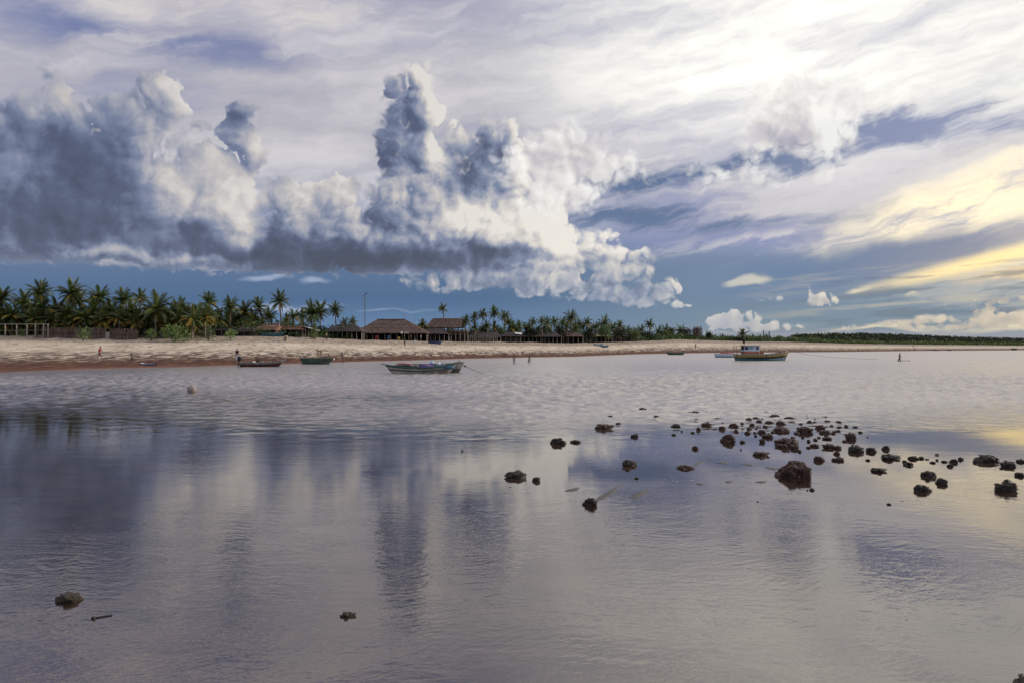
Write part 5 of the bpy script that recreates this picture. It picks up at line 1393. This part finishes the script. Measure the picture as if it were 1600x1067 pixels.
person(ground_at(1341, 288), pi / 2, 'left one of two far short figures at the waterline right of the cabin boat', 1.15, 0.1, shorts=cloth('dark', (0.05, 0.04, 0.05)), group=GP)
person(ground_at(1348, 289), pi / 2, 'right one of two far short figures at the waterline right of the cabin boat', 1.1, 0.1, shorts=cloth('dark', (0.05, 0.04, 0.05)), group=GP)
person(ground_at(510, 152.5), 0, 'figure in a yellow shirt in front of the low hut left of the hall', 1.6, 0.1, shirt=cloth('yellow', (0.50, 0.40, 0.22)), trousers=cloth('dark', (0.05, 0.04, 0.05)), group=GP)
person(ground_at(642, 171.5), 0, 'figure in orange red under the front edge of the big hall', 1.6, 0.1, shirt=cloth('orange', (0.40, 0.12, 0.06)), trousers=cloth('dark', (0.05, 0.04, 0.05)), group=GP)
person(ground_at(658, 174.5), 0, 'figure in a white shirt under the eaves right of the one in orange', 1.6, 0.1, shirt=cloth('white', (0.5, 0.5, 0.5)), trousers=cloth('dark', (0.05, 0.04, 0.05)), group=GP)

def dog(loc, rz, label, m, s=1.0):
    root = empty('dog', loc, label, 'dog', None, rz)
    J = [(-.26, 0, .46, .085, .09), (0, 0, .47, .075, .08), (.24, 0, .47, .10, .11), (.38, 0, .58, .06, .06), (.48, 0, .66, .065, .06), (.60, 0, .62, .03, .03),
         (-.40, 0, .52, .02, .02), (-.52, 0, .62, .013, .013),
         (-.28, -.08, .36, .06, .06), (-.20, -.09, .27, .035, .035), (-.34, -.09, .16, .022, .022), (-.30, -.09, .03, .02, .025),
         (-.28, .08, .36, .06, .06), (-.14, .09, .27, .035, .035), (-.26, .09, .16, .022, .022), (-.22, .09, .03, .02, .025),
         (.24, -.08, .36, .05, .05), (.25, -.08, .20, .028, .028), (.24, -.08, .03, .022, .025), (.22, .08, .36, .05, .05), (.30, .08, .20, .028, .028), (.32, .08, .03, .022, .025),
         (.46, -.05, .74, .02, .015), (.46, .05, .74, .02, .015)]
    B = [(0, 1), (1, 2), (2, 3), (3, 4), (4, 5), (0, 6), (6, 7), (0, 8), (8, 9), (9, 10), (10, 11), (0, 12), (12, 13), (13, 14), (14, 15), (2, 16), (16, 17), (17, 18), (2, 19), (19, 20), (20, 21), (4, 22), (4, 23)]
    obj('body', skin_mesh('body', [tuple(c * s for c in j) for j in J], B, m, 1, 1), root)
dog(ground_at(499, 128), W_, 'lean dark dog standing on the pale sand above the green skiff', SKIN_D, 1.15)
dog(ground_at(403, 104), -pi / 2 + 0.4, 'black dog facing the water just above the red motor boat', M_BLACK, 1.0)

# ------------------------------------------------------------------ rocks
def rock_material(name, a, b_, tip):
    m, n, b = material(name)
    tc = n.new('ShaderNodeTexCoord'); P = E(n, tc.outputs['Object'])
    f = n.noise(P, 5.0, 5, 0.65); g = n.noise(P, 22.0, 3, 0.6)
    c = n.mix(n.rng(f, .35, .65), a, b_); c = n.mix(n.rng(g, .56, .72) * 0.8, c, tip)
    n.put(b.inputs['Base Color'], c); n.put(b.inputs['Roughness'], n.rng(g, .3, .7, 0.75, 0.35, 'LINEAR'))
    bn = n.new('ShaderNodeBump'); bn.inputs['Distance'].default_value = 0.03; n.put(bn.inputs['Height'], n.noise(P, 30.0, 4, 0.7)); n.t.links.new(bn.outputs[0], b.inputs['Normal'])
    return m
R_RED = rock_material('reddish_rock', (0.075, 0.042, 0.035), (0.14, 0.080, 0.060), (0.28, 0.19, 0.14))
R_DARK = rock_material('dark_rock', (0.042, 0.038, 0.030), (0.080, 0.066, 0.050), (0.18, 0.15, 0.11))
R_BROWN = rock_material('brown_rock', (0.022, 0.018, 0.015), (0.075, 0.050, 0.028), (0.24, 0.15, 0.07))

def rock_meshes(k, sub, flakes, fs):
    r = random.Random(100 + k)
    bm = bmesh.new(); bmesh.ops.create_icosphere(bm, subdivisions=sub, radius=1.0)
    o = Vector((k * 5.3, 1.7, 0))
    for v in bm.verts:
        p = v.co.copy()
        q = 1 + 0.62 * mnoise.noise(p * 1.25 + o) + 0.34 * mnoise.noise(p * 2.7 + o) + 0.17 * mnoise.noise(p * 6.5 + o)
        q = max(0.35, q)
        v.co = p * q
        if v.co.z > 0: v.co.z = v.co.z ** 0.8 * 1.0
        if v.co.z < -0.25: v.co.z = -0.25
    mx = max(v.co.x for v in bm.verts) - min(v.co.x for v in bm.verts); mz = max(v.co.z for v in bm.verts); cx = (max(v.co.x for v in bm.verts) + min(v.co.x for v in bm.verts)) / 2
    for v in bm.verts: v.co = Vector(((v.co.x - cx) / mx, v.co.y / mx, v.co.z / mz * 1.0))     # width 1, height 1 above the water
    me = bpy.data.meshes.new('rock'); bm.to_mesh(me)
    bm.normal_update(); fcs = [f for f in bm.faces if f.calc_center_median().z > -0.12]
    cr = MB()
    for _ in range(flakes):
        f = r.choice(fcs); a, b, c = [v.co for v in f.verts]
        u, v_ = r.random(), r.random()
        if u + v_ > 1: u, v_ = 1 - u, 1 - v_
        p = a + (b - a) * u + (c - a) * v_; n = (f.normal + Vector((r.gauss(0, .5), r.gauss(0, .5), r.gauss(0, .5)))).normalized()
        t = n.orthogonal().normalized(); t = (t * cos(r.random() * 6.28) + n.cross(t) * sin(r.random() * 6.28)).normalized(); w = n.cross(t)
        s = fs * r.uniform(0.6, 1.5)
        sz = Vector((1, 1, 1.6))
        pts = [p - t * s * 0.45 - n * s * 0.2, p + t * s * 0.45 - n * s * 0.2, p + t * s * 0.55 + n * s * 0.7 + w * s * 0.2, p + n * s * 1.15 + w * s * 0.30, p - t * s * 0.5 + n * s * 0.75 + w * s * 0.15]
        cr.add(pts, [(0, 1, 2, 3, 4)])
    me2 = mesh_of('shell_crust', cr.v, cr.f, R_RED)
    me.materials.append(R_RED); me.polygons.foreach_set('use_smooth', [True] * len(me.polygons))
    bm.free(); return me, me2
RV = [rock_meshes(k, 4, 420, 0.060) for k in range(7)]
RBIG = rock_meshes(11, 5, 2400, 0.030)
nrock = [0]
def rock(px, py, w, h, label, m=None, group=None, kind='rock', var=None):
    m = m or R_RED; i = nrock[0]; nrock[0] += 1
    o = on_water(px, py); d = o.y
    me, cr = var or RV[i % 7]
    W_ = w / F * d; hp = h / F * d * 1.0
    root = obj(kind, me, None, o + Vector((0, W_ * 0.25, 0.012 if d > 18 else -0.004)))
    # shells stick out beyond the stone, so the stone itself is a little smaller
    root.scale = (W_ * 0.94, W_ * 0.75, hp * (0.66 if m is not R_BROWN else 0.80)); root.rotation_euler = (0, 0, (i * 2.4) % 0.7 - 0.35 + (pi if i % 2 else 0))
    qs = [root]
    if m is not R_BROWN:
        c = obj('shell_crust', cr, root); c['kind'] = 'stuff'; qs.append(c)
    for q in qs:
        q.material_slots[0].link = 'OBJECT'; q.material_slots[0].material = m
    tag(root, label, 'rock', group)
    return root
GR = 'rocks standing out of the shallow water'
rock(1244, 745.5, 58, 36, 'largest rock, a dark red dome crusted with shells, in the middle right shallows', var=RBIG)
BIG = [
 (805, 747, 38, 17, 'D', 'flat topped dark rock standing alone leftmost of the right shallows'),
 (838, 752, 15, 10, 'D', 'small dark rock just right of the flat topped dark rock'),
 (923, 790, 28, 17, 'D', 'glistening dark rock at the tip of the long sand streak'),
 (984.5, 728, 27, 15, 'D', 'cone shaped dark rock alone between the sand streaks and the reddish flat rock'),
 (872, 693.5, 28, 13, 'D', 'rounded grey brown rock with a thin flat rock to its right'),
 (899.6, 691.6, 18, 5, 'D', 'thin flat greenish rock right beside the rounded grey brown rock'),
 (945, 671, 31, 12.5, 'R', 'long low rounded rock with a tiny rock touching its upper right'),
 (967, 663.5, 10, 5, 'D', 'tiny rock touching the upper right of the long low rock'),
 (1005, 642, 15, 7, 'D', 'farthest dark green rock above all others left of the cluster'),
 (1027, 655, 17, 8, 'D', 'dark green rock lower right of the farthest dark green rock'),
 (992, 683, 14, 7, 'D', 'small low rock with a peak on its right, below the long low rock'),
 (1057, 668, 17, 8, 'D', 'greenish pair of lumps at the left border of the reddish cluster'),
 (1072, 732.5, 30, 8, 'R', 'low reddish flat rock with a pale sand tail to its right'),
 (1086, 648, 18, 8, 'R', 'round reddish rock at the far upper left corner of the cluster'),
 (1105, 667, 19, 11, 'R', 'round topped reddish rock left of the cluster with open water around it'),
 (1129, 671.5, 13, 8, 'R', 'small square reddish rock right of the round topped one'),
 (1140, 690, 27, 16, 'R', 'big sloping reddish rock at the front left of the cluster'),
 (1161, 691.6, 10, 5, 'R', 'small rock touching water right of the big sloping reddish rock'),
 (1147.5, 668, 17, 10, 'R', 'reddish rock directly behind the big sloping one'),
 (1087, 701.6, 11, 6.5, 'R', 'single small reddish rock in open water above the low reddish flat rock'),
 (1191.6, 712, 27, 8, 'R', 'flat broad reddish rock up left of the largest rock'),
 (1233.8, 696, 40, 17, 'R', 'wide knobbly rock mass right behind the largest rock'),
 (1243, 701.5, 15, 8, 'R', 'small rock in front of the wide knobbly rock mass'),
 (1281.6, 720, 20.6, 11, 'R', 'rounded reddish rock right of the largest rock'),
 (1311.5, 719.7, 23, 9, 'R', 'flat reddish rock beyond the rounded one, right of the largest rock'),
 (1308.7, 709.8, 11, 5.6, 'R', 'little rock on the far side of the flat reddish rock'),
 (1269.4, 766, 9, 6, 'R', 'little dark rock in front of the largest rock'),
 (1331, 685.5, 19, 13.5, 'R', 'dome shaped rock standing alone at the upper right of the cluster'),
 (1340, 706, 26, 14, 'D', 'dark green brown rock with peaked middle below the dome shaped rock'),
 (1363, 706, 18, 9, 'D', 'dark rock joined to the right of the peaked one'),
 (1386, 702.5, 14, 8, 'D', 'small pointed dark rock right of the joined pair'),
 (1396.6, 717.5, 35, 12, 'D', 'long flat topped dark rock in the right shallows'),
 (1429, 717.5, 18, 8, 'D', 'dark rock right after the long flat topped one'),
 (1422, 727, 17, 8, 'D', 'dark rock in front of the gap beside the long flat topped rock'),
 (1376, 737, 26, 9, 'D', 'low ragged dark rock at the edge of the golden water'),
 (1454.7, 745, 25, 15, 'D', 'upper left of the three dark rocks in the golden water'),
 (1474.4, 756, 20, 13.5, 'D', 'right one of the three dark rocks in the golden water'),
 (1445.3, 768, 32, 15, 'D', 'lower left and widest of the three dark rocks in the golden water'),
 (1577.5, 767, 40, 25, 'D', 'large dark block shaped rock near the right edge of the photo'),
 (1549, 722, 40, 16, 'D', 'broad dark rock pile at the upper right, left of the photo edge'),
 (1529, 723, 15, 7.5, 'D', 'small rock at the left foot of the broad dark pile'),
 (1578.4, 729, 25, 13, 'D', 'rounded dark rock right of the broad dark pile'),
 (1597, 722, 14, 8, 'D', 'dark rock half cut by the right edge, behind the rounded one'),
 (1596, 744, 17, 9, 'D', 'dark rock cut by the right edge above the large block shaped rock'),
 (1492.7, 722.7, 16, 8.5, 'D', 'middle rock of the small group left of the broad dark pile'),
 (1503, 718.4, 10, 7.5, 'D', 'rear right rock of the small group left of the broad dark pile'),
 (1486, 729, 11, 7, 'D', 'front rock of the small group left of the broad dark pile'),
 (101, 942, 44, 17, 'B', 'brown angular rock alone in the near left water'),
 (542, 964, 26, 8.5, 'B', 'small flat rock with pale top in the near water, left of centre'),
 (1224, 674.8, 28, 10, 'R', 'broad reddish rock in the centre of the dense cluster'),
 (1261, 675.5, 28, 12, 'R', 'broad spiky reddish rock right of the centre of the cluster'),
 (1221.6, 664.5, 19, 9.5, 'R', 'round reddish rock behind the broad rock in the cluster centre'),
 (1201, 683.5, 21, 8.5, 'R', 'wide low reddish rock behind and left of the wide knobbly mass'),
 (1212, 653.4, 19, 8.5, 'R', 'wide flat rock at the back of the dense cluster'),
 (1236, 656.6, 21, 7.5, 'R', 'long flat rock at the back right of the dense cluster'),
 (1296.6, 700, 21, 9, 'R', 'long lumpy rock in the row right of the wide knobbly mass'),
 (1310, 701, 13, 7, 'R', 'end rock of the row right of the wide knobbly mass'),
 (1291, 677, 21, 6, 'R', 'thin long rock right of the broad spiky one'),
]
for px, py, w, h, c, lab in BIG:
    rock(px, py, w, h, lab, {'R': R_RED, 'D': R_DARK, 'B': R_BROWN}[c], GR)
SMALL = [(953.4, 652, 11, 4), (983.4, 650, 7, 3.5), (1053, 680, 8, 3), (995, 748, 8, 4), (1104, 645, 7, 3), (1089, 657, 8, 5), (1087.5, 661.6, 7, 4.5), (1092, 672.5, 9, 7), (1120, 654.7, 8, 3), (1119, 670.6, 5, 2),
 (1160, 664, 7, 6), (1171, 658, 10, 8), (1181.6, 655, 11, 5.5), (1187, 661, 11, 7), (1176, 665.6, 10, 6), (1171.5, 671.6, 10, 6), (1168.5, 678, 10.5, 6), (1150.7, 674.4, 7.5, 5), (1160.6, 671.6, 4, 2.5),
 (1198, 644.8, 8.5, 3.5), (1225, 650, 5, 2), (1203.8, 663, 18, 7.5), (1196.6, 669, 9, 6), (1191.6, 677, 15, 8), (1181, 681.5, 6, 3), (1191.6, 691, 10, 8), (1237, 661, 9, 3), (1261, 651, 9.5, 3), (1265.6, 661, 9.4, 6),
 (1274, 661, 8, 4), (1283.4, 670.6, 17, 10), (1291, 653.8, 8, 5), (1293.8, 660, 10, 5), (1246, 677.8, 10, 4), (1224, 698.5, 19, 6), (1264, 690, 6.6, 4.5), (1293.8, 686, 18, 5), (1311.6, 661.6, 11, 6), (1313, 668, 8, 3),
 (1309.7, 674, 11, 3), (1274, 697.8, 16, 6), (1263.8, 700, 8, 3), (1250, 706, 6.5, 4), (1233, 705, 5, 2.5), (1262, 766, 4, 3), (1158, 703, 4, 2), (1082.8, 676.6, 6.5, 3), (1065.6, 674.7, 3.5, 3), (1184, 784, 5, 2), (1323, 667, 8, 4),
 (1312, 668, 8, 3), (1337.5, 668, 9, 2.6), (1345, 676, 8, 3), (1356, 683, 4, 1.5), (1440.6, 716.6, 9, 4.5), (1414.8, 722, 9, 5), (1357, 719.7, 9, 4.5), (1450, 718, 8.5, 3), (1465, 711, 7, 2.6), (1459, 723.5, 10, 4.5), (1465, 719.4, 5.5, 4.5),
 (1477, 722, 10, 5), (1390, 788.4, 8, 4), (1411, 782.5, 7, 1.5), (1280, 684, 7, 3), (1252, 664, 8, 4), (1248, 670, 7, 3.5), (1214, 671, 8, 5), (1208, 676, 7, 4), (1182, 671, 6, 3), (1300, 666, 7, 3), (1240, 685, 9, 4), (1213, 690, 7, 3),
 (1275, 688, 8, 3), (1255, 684, 6, 3), (1303, 678, 8, 3), (1320, 690, 7, 3), (1333, 697, 6, 3), (722, 705, 5, 2), (797, 761, 5, 1.5), (1012, 632, 9, 2), (1028, 628, 7, 1.5), (1113, 633, 8, 1.5)]
r_ = random.Random(55)
for i in range(56):
    a = r_.gauss(0, 1); px = 1232 + 62 * a; py = 667 + r_.gauss(0, 9) + 0.05 * (px - 1232)
    if 1100 < px < 1330 and py > 646: SMALL.append((px, py, r_.uniform(3, 8), r_.uniform(1.8, 3.6)))
for px, py, w, h in SMALL:
    if px > 1320: z, g = 'tiny scattered rock among the dark rocks of the right shallows', 'tiny rocks of the right shallows'
    elif px > 1135: z, g = 'tiny reddish rock in the dense cluster behind the largest rock', 'tiny rocks of the dense cluster'
    else: z, g = 'tiny lone rock in the open water left of the reddish cluster', 'tiny rocks left of the cluster'
    rock(px, py, w, h, z, R_RED if 1080 < px < 1330 and py < 712 else R_DARK, g)
for px, py, w, h, lab in ((190, 612.6, 14, 3, 'low dark double bump breaking the water left of the white buoy'), (176, 613.5, 6, 1.4, 'tiny dark bump left of the double bump'),
                          (272, 604.6, 8, 2, 'tiny dark bump just left above the white buoy'), (245, 604.2, 5, 1.2, 'smallest dark bump, farther left of the white buoy')):
    rock(px, py, w, h, lab, R_DARK, 'dark bumps near the buoy')
rock(1611, 1078, 40, 32, 'mottled barnacled rock cut by the bottom right corner of the photo', rock_material('barnacled_rock', (0.16, 0.14, 0.10), (0.26, 0.23, 0.18), (0.6, 0.56, 0.48)))

def stick_in_water():
    a = on_water(146, 966); b = on_water(174, 961)
    root = empty('driftwood', a, 'short dark stick with a knob end floating below the near left rock', 'driftwood')
    e = b - a
    MB().tube([(0, 0, 0.002), e * 0.35 + Vector((0, 0, 0.004)), e * 0.75 + Vector((0, 0, 0.003)), e + Vector((0, 0, 0.004))], [0.012, 0.010, 0.009, 0.012], 7).build('branch', M_BLACK, root, True)
    MB().ball((0.0, 0, 0.005), (0.026, 0.02, 0.020), 8, 6).ball(tuple(e * 0.98 + Vector((0, 0, 0.004))), (0.016, 0.012, 0.011), 7, 5).build('knob', M_BLACK, root, True)
stick_in_water()

# sand that just breaks the surface: (x0, y0) to (x1, y1) in the photograph, width in metres
M_BAR = mat('wet_sand', (0.050, 0.042, 0.036), 0.5, 0.25, 14, bump=0.01, spec=0.5)
def sand_bar(x0, y0, x1, y1, wid):
    A, B = on_water(x0, y0), on_water(x1, y1); o = (A + B) / 2; e = (B - A) / 2; sd = Vector((-e.y, e.x, 0)).normalized() * wid / 2
    n, k = 30, 5; mb = MB(); mb.v.append(Vector((0, 0, 0.016)))
    for j in range(1, k + 1):
        for i in range(n):
            t = 2 * pi * i / n; q = j / k * (1 + 0.14 * sin(3 * t + x0) + 0.10 * sin(7 * t + y0) + 0.06 * sin(13 * t + x1))
            p = e * (q * cos(t)) + sd * (q * sin(t) * (1 - 0.45 * cos(t)))
            mb.v.append(p + Vector((0, 0, 0.016 * (1 - (j / k) ** 2) - (0.012 if j == k else 0))))
    for i in range(n): mb.f.append((0, 1 + i, 1 + (i + 1) % n))
    for j in range(k - 1):
        for i in range(n):
            p0 = 1 + j * n + i; p1 = 1 + j * n + (i + 1) % n; mb.f.append((p0, p0 + n, p1 + n, p1))
    o_ = mb.build('sand_bar', M_BAR, None, True, o); o_['kind'] = 'structure'
for a in ((886, 768, 906, 761, 0.20), (930, 785, 972, 756, 0.16), (984, 780, 1016, 763, 0.20), (1162, 726, 1178, 725, 0.35), (1197, 732, 1217, 731, 0.45), (1182, 754, 1199, 751, 0.16),
          (1134, 754, 1146, 751, 0.14), (1084, 727, 1105, 717, 0.12), (1090, 757, 1099, 755, 0.16), (1124, 724, 1135, 722, 0.25)):
    sand_bar(*a)
# flecks of foam on the film of water in front
fm = MB(); r_ = random.Random(77)
def fleck(x, y, s):
    n = 6; k = len(fm.v); a0 = r_.uniform(0, 6)
    fm.v += [Vector((x + s * r_.uniform(.6, 1.3) * cos(a0 + i) * 1.5, y + s * r_.uniform(.5, 1.1) * sin(a0 + i), 0.003)) for i in range(n)]
    fm.v.append(Vector((x, y, 0.006))); fm.f += [(k + i, k + (i + 1) % n, k + n) for i in range(n)]
for i in range(150):
    p = on_water(r_.uniform(60, 1560), r_.uniform(880, 1060)); fleck(p.x, p.y, r_.uniform(0.001, 0.003))
for (x0, y0, x1, y1, n_) in ((280, 1045, 620, 985, 26), (520, 1060, 830, 960, 20), (420, 870, 560, 905, 12), (560, 860, 640, 900, 8)):
    for i in range(n_):
        t = r_.random(); p = on_water(x0 + (x1 - x0) * t + r_.gauss(0, 8), y0 + (y1 - y0) * t + r_.gauss(0, 7)); fleck(p.x, p.y, r_.uniform(0.001, 0.004))
for (cx_, cy_, sx, sy, n_) in ((1150, 715, 90, 10, 60), (1110, 750, 60, 12, 30), (1380, 728, 60, 4, 24), (960, 700, 90, 10, 30), (1060, 700, 60, 12, 40), (1540, 730, 30, 4, 16)):
    for i in range(n_):
        p = on_water(cx_ + r_.gauss(0, sx * .6), cy_ + r_.gauss(0, sy * .6)); fleck(p.x, p.y, r_.uniform(0.008, 0.022))
tag(fm.build('foam', mat('foam', (0.55, 0.52, 0.50), 0.8, 0.1, 20)), kind='stuff')
